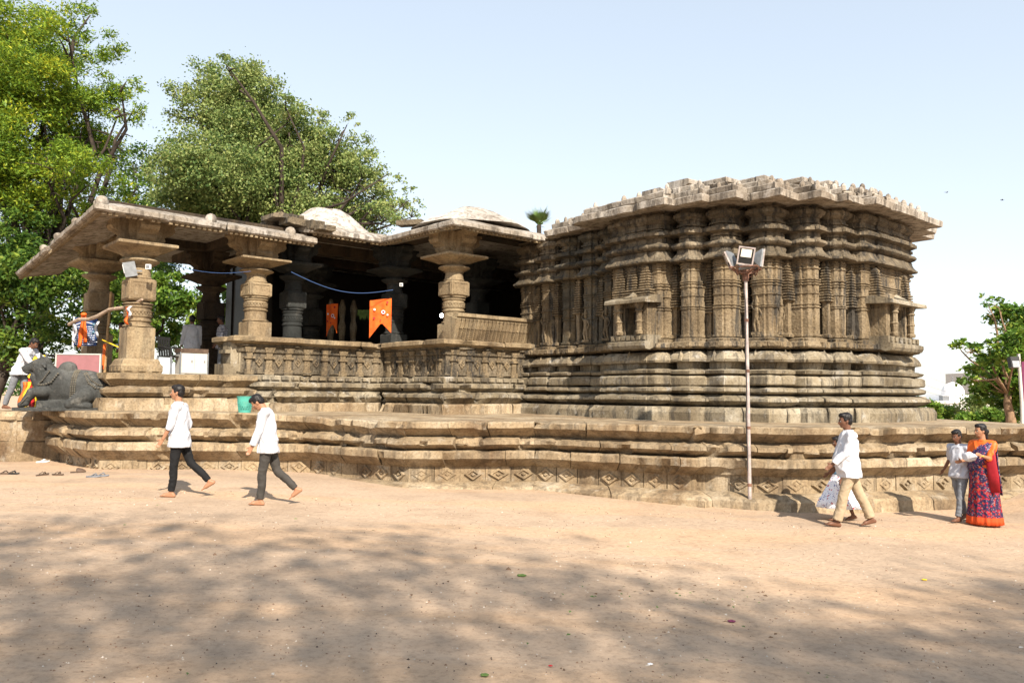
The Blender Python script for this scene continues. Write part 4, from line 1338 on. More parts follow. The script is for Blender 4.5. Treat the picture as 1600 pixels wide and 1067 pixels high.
def print_mat(name, base, cols, scale, thr=0.42, border=None, rough=0.6):
    """cloth print: scattered patches of several colours on a base, optional hem colour below a height"""
    mt, n, l, b = new_mat(name)
    pos = n.new('ShaderNodeTexCoord').outputs['Object']
    c = base
    for i, (col, s) in enumerate(cols):
        v = n.new('ShaderNodeTexVoronoi')
        v.inputs['Scale'].default_value = scale * s
        mp = n.new('ShaderNodeMapping')
        mp.inputs['Location'].default_value = (i * 3.1, i * 1.7, i * 2.3)
        nz = n.new('ShaderNodeTexNoise')
        nz.inputs['Scale'].default_value = scale * 2
        mxv = n.new('ShaderNodeMix')
        mxv.data_type = 'RGBA'
        mxv.inputs[0].default_value = 0.05
        l.new(pos, mp.inputs[0])
        l.new(mp.outputs[0], nz.inputs['Vector'])
        l.new(mp.outputs[0], mxv.inputs[6])
        l.new(nz.outputs['Color'], mxv.inputs[7])
        l.new(mxv.outputs[2], v.inputs['Vector'])
        r = ramp(n, [(thr - 0.04, (1, 1, 1)), (thr, (0, 0, 0))])
        l.new(v.outputs['Distance'], r.inputs[0])
        c = mixc(n, l, r.outputs[0], c, col)
    if border:
        zlim, col = border
        sx = n.new('ShaderNodeSeparateXYZ')
        l.new(pos, sx.inputs[0])
        lt = n.new('ShaderNodeMath')
        lt.operation = 'LESS_THAN'
        lt.inputs[1].default_value = zlim
        l.new(sx.outputs['Z'], lt.inputs[0])
        c = mixc(n, l, lt.outputs[0], c, col)
    l.new(c, b.inputs['Base Color'])
    b.inputs['Roughness'].default_value = rough
    return mt
M['sari'] = print_mat('printed_sari', (0.022, 0.016, 0.055), [((0.27, 0.009, 0.014), 1.0), ((0.34, 0.045, 0.014), 1.8), ((0.2, 0.13, 0.16), 3.4), ((0.02, 0.016, 0.06), 1.3), ((0.33, 0.012, 0.03), 2.4)], 10, 0.36, (0.15, (0.56, 0.07, 0.015)))
M['pallu'] = print_mat('sari_end', (0.035, 0.025, 0.085), [((0.45, 0.03, 0.05), 1.6), ((0.3, 0.25, 0.3), 2.6)], 14, 0.3)
M['maroon'] = plain('maroon_silk', (0.30, 0.012, 0.02), 0.55, 0.15)
M['floral'] = print_mat('white_floral_cotton', (0.76, 0.77, 0.82), [((0.10, 0.12, 0.32), 2.2), ((0.5, 0.08, 0.09), 1.5), ((0.3, 0.33, 0.45), 3.0)], 11, 0.24)
M['teal'] = plain('teal_blue_cotton', (0.13, 0.24, 0.33), 0.8, 0.1)

def skirt(name, secs, mat, root, folds, depth, n=96, tw=0.0, seed=0):
    rings = []
    for i, (z, cx, rx, ry, f) in enumerate(secs):
        rg = []
        for j in range(n):
            t = 2 * math.pi * j / n
            k = 1 + f * depth * (0.6 * math.sin(folds * t + seed + z * tw) + 0.4 * math.sin(folds * 1.7 * t + 1.3 + seed))
            rg.append(Vector((cx + rx * k * math.cos(t), ry * k * math.sin(t), z)))
        rings.append(rg)
    return MB().loft(rings).build(name, mat, root, 180, True)

# woman in a sari
wr, W = person('woman in a red and navy printed sari with an orange blouse carrying a white packet', gp(7.62, 12.95), LEFT + 0.55, 1.56, 0,
       ((6, 4, 0), (-8, 8, 8)), ((30, 5, 72), (8, 12, 72)), (2, -22), top='orange_cloth', bottom='maroon', sleeve=0.0, hem=-0.08, hair='bun', shoulder=0.165, trouser=False, seed=4, collar=False)
S = W['S']
def wz(z): return (z + W['up'].z) * S
skirt('sari_skirt', [(0.03, 0.0, 0.235, 0.265, 1), (0.10, 0.0, 0.228, 0.258, 1), (0.3, 0.0, 0.205, 0.235, 0.9), (0.55, 0.0, 0.188, 0.215, 0.6), (0.78, 0.0, 0.175, 0.205, 0.3), (0.92, 0.0, 0.155, 0.18, 0.15), (1.0, 0.0, 0.135, 0.155, 0.05), (1.04, 0.0, 0.12, 0.14, 0)], M['sari'], wr, 13, 0.07, tw=3)
drape = MB()
pts = [(0.11, -0.17, 0.93), (0.165, -0.08, 1.02), (0.165, 0.02, 1.12), (0.13, 0.10, 1.22), (0.05, 0.145, 1.31), (-0.06, 0.14, 1.30), (-0.14, 0.10, 1.15), (-0.165, 0.08, 0.95), (-0.18, 0.08, 0.72), (-0.2, 0.08, 0.5)]
rings = []
for i, p in enumerate(pts):
    p = Vector(p)
    a, b_ = Vector(pts[max(0, i - 1)]), Vector(pts[min(len(pts) - 1, i + 1)])
    d = (b_ - a).normalized()
    out = Vector((p.x, p.y * 0.4, 0.02 if i not in (4, 5) else 0.2)).normalized()
    sd_ = d.cross(out).normalized()
    w = (0.14, 0.14, 0.12, 0.10, 0.075, 0.075, 0.10, 0.13, 0.15, 0.16)[i]
    rg = []
    for q in range(9):
        u = -1 + q / 4
        rg.append(p + sd_ * w * u + out * (0.016 + 0.012 * math.cos(u * 9 + i) - 0.06 * u * u * (w / 0.14)))
    for q in range(8, -1, -1):
        u = -1 + q / 4
        rg.append(p + sd_ * w * u + out * (0.002 + 0.012 * math.cos(u * 9 + i) - 0.06 * u * u * (w / 0.14)))
    rings.append(rg)
drape.loft(rings)
drape.build('sari_drape', M['pallu'], wr, 180, True)
d2 = MB()
d2.tube([(0.0, 0.165, 1.31), (0.10, 0.185, 1.18), (0.13, 0.20, 1.0), (0.12, 0.22, 0.8), (0.1, 0.235, 0.55)], [0.045, 0.06, 0.075, 0.08, 0.07], 10, (1, 0.28))
d2.build('sari_edge', M['maroon'], wr, 180, True)
hand = (W['A'][0][2] + W['A'][1][2]) / 2
pk = MB()
pk.ball(W['P'](hand + Vector((0.06, 0.0, 0.04))), (0.085, 0.12, 0.075), 14, 10)
pkm = remesh(pk, 0.012, 1, lambda c: nv(c, 14, 0.02))
pko = link('packet', pkm, M['white_cloth'], None, 180)
pko.location = wr.location
pko.rotation_euler = wr.rotation_euler
tag(pko, "crumpled white packet held in the sari-clad woman's hands", 'packet')
MB().tube([W['P'](W['A'][0][2] + Vector((0.028 * math.cos(t), 0.0, 0)) * 1.1 + Vector((0, 0.03 * math.sin(t), 0.0))) for t in [2 * math.pi * k / 12 for k in range(13)]], 0.006, 6).build('bangle', M['yellow'], wr, 180, True)

person('boy in a pale grey T-shirt and grey jeans walking beside the woman in the sari', gp(7.42, 13.28), LEFT + 0.42, 1.46, 0,
       ((14, 3, 0), (-12, 10, 12)), ((-14, 6, 10), (-26, 26, 34)), (14, 5), skin='skin_dark', top='tee', bottom='jeans', sleeve=0.0, seed=12, hem=0.1, collar=False, trouser_cut=0.98, shoulder=0.175)

gr, G = person('girl in a white floral dress walking behind the man in khaki trousers', gp(5.42, 13.15), LEFT - 0.1, 1.33, 2,
       ((12, 4, 0), (-12, 10, 10)), ((-2, 6, 16), (6, 20, 28)), (10, 0), skin='skin_dark', top='teal', bottom='teal', sleeve=0.0, seed=15, hem=-0.03, collar=False, trouser=False, hair='long', shoulder=0.15)
gs = skirt('dress', [(0.22, 0.0, 0.40, 0.28, 1), (0.36, 0.0, 0.345, 0.25, 1), (0.37, 0.0, 0.33, 0.24, 0.8), (0.55, 0.0, 0.24, 0.20, 0.6), (0.72, 0.0, 0.155, 0.15, 0.3), (0.80, 0.0, 0.118, 0.125, 0.1), (0.92, 0.0, 0.12, 0.135, 0), (1.0, 0.0, 0.116, 0.135, 0), (1.03, 0.0, 0.1, 0.12, 0)], M['floral'], gr, 9, 0.09, tw=2)

# people up on the temple
def check_mat():
    mt, n, l, b = new_mat('checked_cotton')
    pos = n.new('ShaderNodeTexCoord').outputs['Object']
    w = []
    for ax in ('Y', 'Z'):
        wv = n.new('ShaderNodeTexWave')
        wv.bands_direction = ax
        wv.inputs['Scale'].default_value = 7
        l.new(pos, wv.inputs['Vector'])
        r = ramp(n, [(0.45, (0, 0, 0)), (0.55, (1, 1, 1))])
        l.new(wv.outputs['Fac'], r.inputs[0])
        w.append(r.outputs[0])
    c = mixc(n, l, w[0], (0.035, 0.035, 0.07), (0.55, 0.55, 0.6))
    c2 = mixc(n, l, w[1], (0.035, 0.035, 0.07), (0.75, 0.75, 0.8))
    c = mixc(n, l, 0.5, c, c2)
    l.new(c, b.inputs['Base Color'])
    return mt
M['check'] = check_mat()
FZ = 2.05
def onfloor(px, Y, z=FZ):
    p = at(px, 560, Y)
    return (p.x, p.y, z)
person('man in a pale shirt and jeans standing on the porch floor with his back turned', onfloor(299, 22.6), 2.3, 1.70, 2,
       ((3, 2, 0), (-5, 4, 0)), ((4, 8, 10), (8, 8, 12)), (5, -10), skin='skin_dark', top='white_cloth', bottom='jeans', sleeve=0.95, seed=21, hem=0.14)
person('bearded man in a checked shirt and jeans standing on the porch', onfloor(346, 22.9), LEFT + 0.35, 1.72, 1,
       ((5, 3, 0), (-5, 5, 0)), ((6, 10, 25), (-4, 10, 15)), (5, 10), skin='skin_dark', top='check', bottom='jeans', sleeve=0.1, seed=23, hem=0.12, moustache=True)
person('person in a bright blue top half hidden by the front corner pillar', onfloor(193, 24.2), LEFT + 0.5, 1.62, 2,
       ((3, 2, 0), (-4, 4, 0)), ((6, 8, 20), (8, 8, 12)), (12, 0), skin='skin_dark', top='blue_cloth', bottom='jeans', sleeve=0.0, seed=27, hem=0.1, collar=False)
pt = at(18, 636, 18.0)
person('man in a white shirt and grey trousers leaning forward to touch the stone bull', (pt.x, pt.y + 0.25, 1.19), -0.15, 1.68, 24,
       ((8, 10, 0), (-16, 6, 6)), ((46, 5, 10), (38, 5, 12)), (10, 0), skin='skin_dark', top='white_cloth', bottom='jeans', sleeve=0.9, seed=31, hem=0.12)
pt = at(52, 636, 19.4)
person('person in a red and yellow wrap standing behind the stone bull head', (pt.x, pt.y, 1.2), -1.2, 1.5, 6,
       ((2, 2, 0), (-3, 3, 0)), ((20, 5, 40), (20, 5, 40)), (15, 0), skin='skin_dark', top='yellow', bottom='red', sleeve=0.0, seed=35, hem=0.1, collar=False, hair='bun')

# ================================================================== STONE BULL
BL = at(104, 636, 17.6)
bull = thing('stone_bull', 'polished black stone bull lying on its slab at the left end of the platform', 'statue', (BL.x, BL.y, 1.22), R_(8))
MB().box((0, 0, 0.035), (1.86, 0.85, 0.07)).build('slab', M['bull'], bull, None, True)
q = MB()
Vx = Vector
q.ball((0.30, 0, 0.48), (0.62, 0.34, 0.42), 24, 16)
q.ball((0.62, 0, 0.42), (0.34, 0.35, 0.38), 20, 14)
q.ball((-0.12, 0, 0.52), (0.42, 0.32, 0.42), 20, 14)
q.ball((-0.40, 0, 0.50), (0.26, 0.26, 0.38), 20, 14)
q.capsule((-0.30, 0, 0.62), (-0.52, 0, 0.92), 0.29, 0.20, 18)
q.capsule((-0.42, 0, 0.40), (-0.66, 0, 0.72), 0.20, 0.12, 14)
q.capsule((-0.50, 0, 1.02), (-0.62, 0, 0.98), 0.165, 0.15, 16)
q.capsule((-0.62, 0, 1.0), (-0.80, 0, 0.93), 0.135, 0.10, 16)
q.ball((-0.86, 0, 0.91), (0.085, 0.105, 0.085), 14, 10)
q.ball((-0.82, 0, 0.835), (0.075, 0.08, 0.04), 14, 10)
for sy in (1, -1):
    q.ball((-0.925, 0.055 * sy, 0.935), (0.022, 0.024, 0.02), 8, 6)
q.ball((0.0, 0, 0.92), (0.19, 0.15, 0.16), 16, 12)
for sy in (1, -1):
    q.capsule((-0.50, 0.11 * sy, 1.10), (-0.52, 0.15 * sy, 1.24), 0.045, 0.022, 10)
    q.capsule((-0.46, 0.14 * sy, 1.02), (-0.36, 0.27 * sy, 0.94), 0.055, 0.03, 10, ((0, 0, 1), 0.6))
    q.ball((-0.645, 0.125 * sy, 1.02), (0.05, 0.035, 0.04), 12, 8)
    q.ball((-0.63, 0.11 * sy, 1.08), (0.075, 0.04, 0.03), 12, 8)
    q.capsule((0.50, 0.30 * sy, 0.34), (0.20, 0.37 * sy, 0.14), 0.20, 0.11, 14)
    q.capsule((0.2, 0.37 * sy, 0.13), (0.62, 0.39 * sy, 0.11), 0.085, 0.065, 12)
    q.capsule((-0.36, 0.25 * sy, 0.42), (-0.62, 0.27 * sy, 0.40), 0.14, 0.10, 12)
q.capsule((-0.60, -0.27, 0.39), (-0.74, -0.27, 0.20), 0.11, 0.085, 12)
q.capsule((-0.73, -0.27, 0.17), (-0.82, -0.27, 0.13), 0.085, 0.07, 12)
q.capsule((-0.62, 0.27, 0.40), (-0.40, 0.30, 0.14), 0.095, 0.07, 12)
q.box((0.1, 0, 0.12), (1.25, 0.55, 0.2))
for k in range(4):
    q.tube([(-0.40 + 0.02 * k, -0.22, 0.90 - 0.08 * k), (-0.54 + 0.01 * k, -0.17, 0.76 - 0.085 * k), (-0.66 + 0.02 * k, -0.06, 0.62 - 0.07 * k), (-0.68 + 0.02 * k, 0.05, 0.6 - 0.07 * k)], 0.022, 8)
bm_ = remesh(q, 0.017, 3, lambda c: nv(c, 9, 0.004))
link('bull_body', bm_, M['bull'], bull, 180, True)
def onbull(pts, r, nm, beads=0, mat='plinth'):
    mb = MB()
    for i in range(len(pts) - 1):
        a, b_ = Vector(pts[i]), Vector(pts[i + 1])
        kk = max(2, int((b_ - a).length / (r * 1.7)))
        for j in range(kk):
            p = a.lerp(b_, j / kk)
            mb.ball(p, r, 8, 5)
    return mb.build(nm, M['ornament'], bull, 180, True)
M['ornament'] = stone('worn_grey_ornament', [(0.06, 0.058, 0.05), (0.11, 0.10, 0.08), (0.18, 0.155, 0.11)], 0.2, (0.03, 0.03, 0.03), (0.24, 0.2, 0.14), 0.3, 0.05, 0.6)
for dx in (-0.04, 0.0, 0.04):
    onbull([(0.24 + dx, -0.30, 0.13), (0.24 + dx, -0.355, 0.3), (0.24 + dx, -0.35, 0.5), (0.24 + dx, -0.28, 0.72), (0.24 + dx, -0.16, 0.85), (0.24 + dx, 0, 0.9)], 0.02, 'strap_ornament')
onbull([(0.42, -0.20, 0.80), (0.55, -0.31, 0.6), (0.70, -0.34, 0.5), (0.86, -0.27, 0.48)], 0.026, 'flank_garland')
onbull([(0.44, -0.16, 0.83), (0.60, -0.29, 0.66), (0.74, -0.31, 0.57), (0.88, -0.22, 0.55)], 0.022, 'flank_garland')
onbull([(-0.10, -0.28, 0.80), (-0.20, -0.345, 0.62), (-0.36, -0.32, 0.56), (-0.52, -0.26, 0.56)], 0.026, 'neck_garland')
onbull([(-0.28, -0.26, 0.86), (-0.40, -0.29, 0.66), (-0.54, -0.22, 0.54)], 0.02, 'neck_garland')
for k in range(3):
    mb = MB()
    a = Vector((-0.68 - 0.03 * k, -0.27, 0.285 - 0.04 * k))
    mb.tube([a + Vector((0.07 * math.cos(t), 0.1 * math.sin(t), 0.075 * math.cos(t))) for t in [2 * math.pi * i / 14 for i in range(15)]], 0.012, 6)
    mb.build('anklet', M['ornament'], bull, 180, True)
# cloths tied in front of the bull
ct = thing('offering_cloth', 'red, yellow and orange cloth strips hanging in front of the stone bull', 'cloth', (BL.x - 0.86, BL.y + 0.05, 1.22))
for k, (mk, x) in enumerate((('orange_cloth', -0.10), ('yellow', -0.02), ('red', 0.06), ('yellow', 0.14))):
    mb = MB()
    rings = []
    for i in range(8):
        z = 0.62 - i * 0.085
        x0 = x + 0.02 * math.sin(i * 0.9 + k) - 0.012 * i * (1 if k < 2 else -0.2)
        rings.append([Vector((x0 - 0.055, -0.02 + 0.02 * math.sin(i + k), z)), Vector((x0 + 0.0, -0.045 + 0.02 * math.sin(i + k), z)), Vector((x0 + 0.055, -0.02, z)), Vector((x0, -0.005, z))])
    mb.loft(rings).build('cloth_strip', M[mk], ct, 180, True)
# ================================================================== SMALL THINGS
# floodlight mast in front of the shrine
def mast():
    x, y = 4.20, 14.12
    z = gz(x, y)
    t = thing('floodlight_mast', 'tall thin peeling silver pole topped with a cluster of four square floodlights', 'floodlight', (x, y, z))
    H = 3.88 - z
    lean = -0.035
    p = MB()
    p.tube([(lean * k / 8, 0, H * k / 8 - 0.05) for k in range(9)], [0.034] * 3 + [0.033] * 3 + [0.029] * 3, 12)
    po = p.build('pole', M['pole'], t, 40, True)
    for zz in (0.4, 1.4, 2.4, 3.3):
        MB().tube([(lean * zz / H, 0, zz), (lean * zz / H, 0, zz + 0.05)], 0.038, 12).build('pole_joint', M['rust'], po, None, True)
    MB().tube([(lean - 0.055, -0.02, H * 0.93)] + [(-0.055 + 0.012 * math.sin(k * 1.7), -0.03, H * (0.88 - 0.08 * k)) for k in range(10)], 0.007, 6).build('cable', M['black_plastic'], t, None, True)
    top = Vector((lean, 0, H))
    hd = MB()
    for a in range(4):
        an = R_(20 + 90 * a)
        e = top + Vector((math.cos(an) * 0.33, math.sin(an) * 0.33, 0.07))
        hd.tube([top - Vector((0, 0, 0.05)), e], 0.018, 8)
        nx_ = R_(20 + 90 * (a + 1))
        hd.tube([e, top + Vector((math.cos(nx_) * 0.33, math.sin(nx_) * 0.33, 0.07))], 0.014, 8)
    hd.tube([top - Vector((0, 0, 0.16)), top + Vector((0, 0, 0.04))], 0.055, 10)
    hd.build('lamp_bracket', M['rust'], t, None, True)
    def lamp(c, yaw, pitch, roll=0):
        rt = Matrix.Rotation(yaw, 3, 'Z') @ Matrix.Rotation(pitch, 3, 'X') @ Matrix.Rotation(roll, 3, 'Y')
        c = top + Vector(c) * 0.85
        def T_(v): return rt @ Vector(v) + c
        b = MB()     # local: -y is the glass side
        for s, w, h in ((0.0, 0.36, 0.40), (0.03, 0.36, 0.40), (0.10, 0.26, 0.3), (0.14, 0.18, 0.2)):
            pass
        b.loft([[T_((sx * w / 2, s, sz * h / 2)) for sx, sz in ((-1, -1), (1, -1), (1, 1), (-1, 1))] for s, w, h in ((0.0, 0.28, 0.31), (0.03, 0.285, 0.32), (0.09, 0.2, 0.23), (0.13, 0.13, 0.14))])
        o = b.build('floodlight', M['steel'], t, None, True)
        r = MB()
        for dx, dz, w, h in ((0, 0.147, 0.285, 0.025), (0, -0.147, 0.285, 0.025), (-0.13, 0, 0.025, 0.27), (0.13, 0, 0.025, 0.27)):
            r.box(T_((dx, -0.01, dz)), (w, 0.025, h), rt)
        r.build('floodlight_rim', M['pole'], o, None, True)
        MB().box(T_((0, -0.004, 0.0)), (0.235, 0.006, 0.27), rt).build('floodlight_back', M['black_plastic'], o, None, True)
        MB().box(T_((0, -0.010, 0.05)), (0.18, 0.006, 0.14), rt).build('reflector', M['glass'], o, None, True)
        MB().tube([T_((-0.15, 0.05, -0.2)), T_((-0.05, 0.05, -0.3)), T_((0.05, 0.05, -0.3)), T_((0.15, 0.05, -0.2))], 0.012, 6).build('yoke', M['rust'], o, None, True)
    lamp((-0.08, -0.30, 0.29), R_(-12), R_(14), R_(9))
    lamp((-0.36, 0.02, 0.24), R_(-100), R_(24))
    lamp((0.32, 0.0, 0.28), R_(88), R_(8))
    lamp((0.12, 0.32, 0.26), R_(172), R_(12))
mast()
# street lamp at the right edge
p = at(1598, 672, 27)
sl = thing('street_lamp', 'white pole with a small square floodlight near its top, beside the right-hand tree', 'street lamp', (p.x, p.y, 0.0))
MB().tube([(0, 0, -0.5), (0, 0, 1.5), (-0.06, 0, 3.15)], [0.06, 0.055, 0.05], 10).build('pole', M['white_paint'], sl, 40, True)
MB().box((-0.26, -0.05, 2.86), (0.3, 0.2, 0.36), Matrix.Rotation(R_(-12), 3, 'X')).box((-0.1, -0.02, 2.95), (0.2, 0.05, 0.05)).build('lamp_housing', M['black_plastic'], sl, None, True)
MB().box((-0.26, -0.17, 2.80), (0.24, 0.02, 0.22), Matrix.Rotation(R_(-12), 3, 'X')).build('lamp_glass', M['steel'], sl, None, True)
p = at(1603, 620, 34)
bn = thing('hoarding', 'magenta hoarding just showing behind the lamp pole at the right edge', 'hoarding', (p.x + 0.6, p.y, 0.3))
MB().box((0, 0, 1.75), (1.5, 0.08, 2.3)).build('panel', M['magenta'], bn, None, True)
for x in (-0.6, 0.6):
    MB().box((x, 0.08, 0.9), (0.07, 0.07, 2.2)).build('post', M['steel'], bn, None, True)

# pierced bin on the platform ledge
bx = at(382, 648, 16.85)
bk = thing('waste_basket', 'sea-green pierced plastic waste basket standing on the platform edge', 'basket', (bx.x, bx.y, 1.225))
bm2 = MB()
def rring(r, z, n=36): return [Vector((r * math.cos(2 * math.pi * k / n), r * math.sin(2 * math.pi * k / n), z)) for k in range(n)]
bm2.loft([rring(0.125, 0.0), rring(0.13, 0.06), rring(0.124, 0.06), rring(0.118, 0.012)], cap=False)
bm2.loft([rring(0.152, 0.24), rring(0.160, 0.325), rring(0.168, 0.33), rring(0.168, 0.345), rring(0.152, 0.345), rring(0.146, 0.24)], cap=False)
for row in range(4):
    z0 = 0.06 + 0.045 * row
    r0 = 0.129 + 0.0056 * row
    bm2.loft([rring(r0 + 0.005, z0 + 0.036), rring(r0 + 0.0062, z0 + 0.046), rring(r0, z0 + 0.046), rring(r0 - 0.001, z0 + 0.036)], cap=False)
    for k in range(24):
        a = 2 * math.pi * (k + 0.5 * (row % 2)) / 24
        bm2.box((math.cos(a) * (r0 + 0.001), math.sin(a) * (r0 + 0.001), z0 + 0.02), (0.008, 0.016, 0.05), Matrix.Rotation(a, 3, 'Z'))
bm2.add(rring(0.118, 0.012), [tuple(range(36))])
bm2.build('basket_body', M['green_plastic'], bk, 30, True, fixn=False)

# plastic chair and white cabinet on the porch
cx = ab(6.95, 19.6)
cb = thing('cabinet', 'low white cabinet with a worn brown top standing beside the grey chair on the porch', 'cabinet', (cx.x + 0.06, cx.y - 0.02, 2.06), ROTZ)
MB().box((0, 0.1, 0.27), (0.62, 0.4, 0.5)).build('carcass', M['white_paint'], cb, None, True)
MB().box((0, 0.1, 0.575), (0.66, 0.44, 0.1)).build('top_board', M['leather'], cb, None, True)
for x in (-0.152, 0.152):
    d = MB().box((x, -0.105, 0.27), (0.295, 0.018, 0.46)).build('door', M['white_paint'], cb, None, True)
    MB().box((x + 0.09, -0.12, 0.32), (0.02, 0.02, 0.05)).build('handle', M['steel'], d, None, True)
for x in (-0.325, 0.325):
    MB().box((x, -0.1, 0.27), (0.03, 0.03, 0.54)).build('corner_post', M['steel'], cb, None, True)
ch = thing('plastic_chair', 'dark grey plastic armchair in front of the white cabinet on the porch', 'chair', (cx.x - 0.42, cx.y - 0.12, 2.06), ROTZ + 0.5)
for x in (-0.22, 0.22):
    for y in (-0.2, 0.2):
        MB().tube([(x * 1.1, y * 1.15, 0), (x, y, 0.42)], [0.022, 0.026], 8).build('leg', M['jeans'], ch, None, True)
    MB().tube([(x * 1.05, 0.2, 0.66), (x * 1.08, 0.0, 0.64), (x * 1.05, -0.2, 0.6), (x, -0.21, 0.42)], 0.024, 8).build('arm', M['black_plastic'], ch, None, True)
MB().box((0, 0, 0.43), (0.46, 0.44, 0.03)).build('seat', M['black_plastic'], ch, None, True)
for k in range(5):
    MB().box((-0.16 + 0.08 * k, 0.23 + 0.0, 0.65), (0.05, 0.02, 0.4), Matrix.Rotation(R_(-8), 3, 'X')).build('back_slat', M['black_plastic'], ch, None, True)
MB().box((0, 0.265, 0.87), (0.44, 0.03, 0.08), Matrix.Rotation(R_(-8), 3, 'X')).build('back_rail', M['black_plastic'], ch, None, True)

# pink board, blue notice board, sticks and ties by the left pillar
p = at(123, 565, 20.0)
pb = thing('pink_board', 'large plain dusty pink board standing behind the stone bull', 'board', (p.x, p.y, 1.2))
MB().box((0, 0, 0.88), (1.08, 0.05, 0.94)).build('panel', M['pink'], pb, None, True)
for x, z, w, h in ((0, 1.365, 1.14, 0.03), (-0.555, 0.88, 0.03, 0.95), (0.555, 0.88, 0.03, 0.95)):
    MB().box((x, -0.005, z), (w, 0.07, h)).build('frame', M['white_paint'], pb, None, True)
for x in (-0.5, 0.5):
    MB().box((x, 0.06, 0.5), (0.05, 0.05, 1.0)).build('leg', M['bamboo'], pb, None, True)
p = at(134, 518, 20.3)
nb = thing('notice_board', 'navy blue notice board with rows of small white lettering fixed to the left porch pillar', 'notice board', (p.x, p.y, p.z))
MB().box((0, 0, 0), (0.58, 0.04, 0.72)).build('panel', M['sign_blue'], nb, None, True)
MB().box((-0.305, -0.0, 0), (0.03, 0.06, 0.76)).build('edge_strip', M['far_white'], nb, None, True)
arch = [(-0.26 + 0.52 * k / 10, -0.024, 0.16 + 0.07 * math.sin(math.pi * k / 10)) for k in range(11)]
MB().tube(arch, 0.012, 5).build('heading_arc', M['sign_text'], nb, None, True)
lt = MB()
for row in range(9):
    x = -0.25
    while x < 0.23:
        w = random.uniform(0.03, 0.09)
        lt.box((x + w / 2, -0.0225, 0.12 - 0.055 * row), (w, 0.004, 0.018))
        x += w + 0.018
tag(lt.build('lettering', M['sign_text'], nb, None, True), kind='stuff')
sc = thing('orange_scarf', 'bright orange scarf knotted over the stick and hanging down the blue notice board', 'scarf', (p.x - 0.02, p.y - 0.09, p.z))
for k, x in enumerate((-0.06, 0.05)):
    MB().loft([[Vector((x * (0.4 + 0.12 * i) + s * (0.035 + 0.003 * i), 0.025 * math.sin(i * 1.3 + k + s), 0.42 - 0.1 * i - (0.06 if (i == 8 and s == 0) else 0))) for s in (-1, 0, 1)] + [Vector((x * (0.4 + 0.12 * i), 0.05 + 0.02 * math.sin(i), 0.42 - 0.1 * i))] for i in range(9 - k)]).build('scarf_end', M['orange_cloth'], sc, 180, True)
MB().ball((0, 0.0, 0.43), (0.08, 0.06, 0.05), 10, 8).build('knot', M['orange_cloth'], sc, 180, True)
a, b_ = at(108, 507, 20.2), at(222, 470, 18.35)
cst = [a.lerp(b_, k / 7) + Vector((0, 0, 0.05 * math.sin(k * 1.9))) for k in range(8)]
st = MB().tube(cst, [0.045, 0.05, 0.045, 0.055, 0.04, 0.045, 0.035, 0.03], 8).build('stick', M['pale_branch'])
tag(st, 'crooked bleached branch tied between the two left porch pillars', 'branch')
a = at(161, 585, 20.4)
bp = MB().tube([Vector((a.x, a.y, 1.15)), Vector((a.x + 0.05, a.y, 2.6)), Vector((a.x + 0.12, a.y, 4.2))], [0.04, 0.036, 0.03], 8).build('bamboo_pole', M['bamboo'])
tag(bp, 'upright bamboo pole standing just right of the pink board', 'pole')
tag(MB().tube([Vector((a.x - 0.002, a.y - 0.01, 2.2)), Vector((a.x + 0.03, a.y - 0.01, 2.85))], 0.047, 8).build('orange_wrap', M['orange_cloth']), 'orange cloth wound around the bamboo pole', 'cloth')
c1, c2 = at(160, 531, 20.3), at(212, 548, 18.9)
tag(MB().tube([c1, c1.lerp(c2, 0.5) - Vector((0, 0, 0.05)), c2], 0.018, 6).build('yellow_cord', M['yellow']), 'yellow cord tied from the bamboo pole to the corner pillar', 'cord')
def streamer(px, py, Y, ln, mk, label):
    o = at(px, py, Y)
    mb = MB()
    mb.loft([[o + Vector((0.03 * math.sin(i * 1.1 + px) + s * 0.035, -0.02 + 0.02 * math.cos(i * 1.7), -ln * i / 7)) for s in (-1, 1)] + [o + Vector((0.03 * math.sin(i * 1.1 + px), 0.02, -ln * i / 7))] for i in range(8)])
    ob = mb.build('cloth_tie', M[mk], None, 180)
    return tag(ob, label, 'cloth tie', 'cloth ties on the branch')
streamer(152, 502, 19.8, 0.4, 'white_cloth', 'white cloth tie dangling from the middle of the crooked branch')
streamer(148, 505, 19.85, 0.28, 'teal', 'teal cloth tie beside the white one on the crooked branch')
streamer(118, 505, 20.05, 0.5, 'white_cloth', 'white cloth tie at the left end of the crooked branch')
streamer(200, 480, 18.2, 0.4, 'orange_cloth', 'orange cloth tie on the corner pillar end of the branch')
streamer(203, 478, 18.15, 0.25, 'white_cloth', 'pale cloth tie above the orange one against the corner pillar')

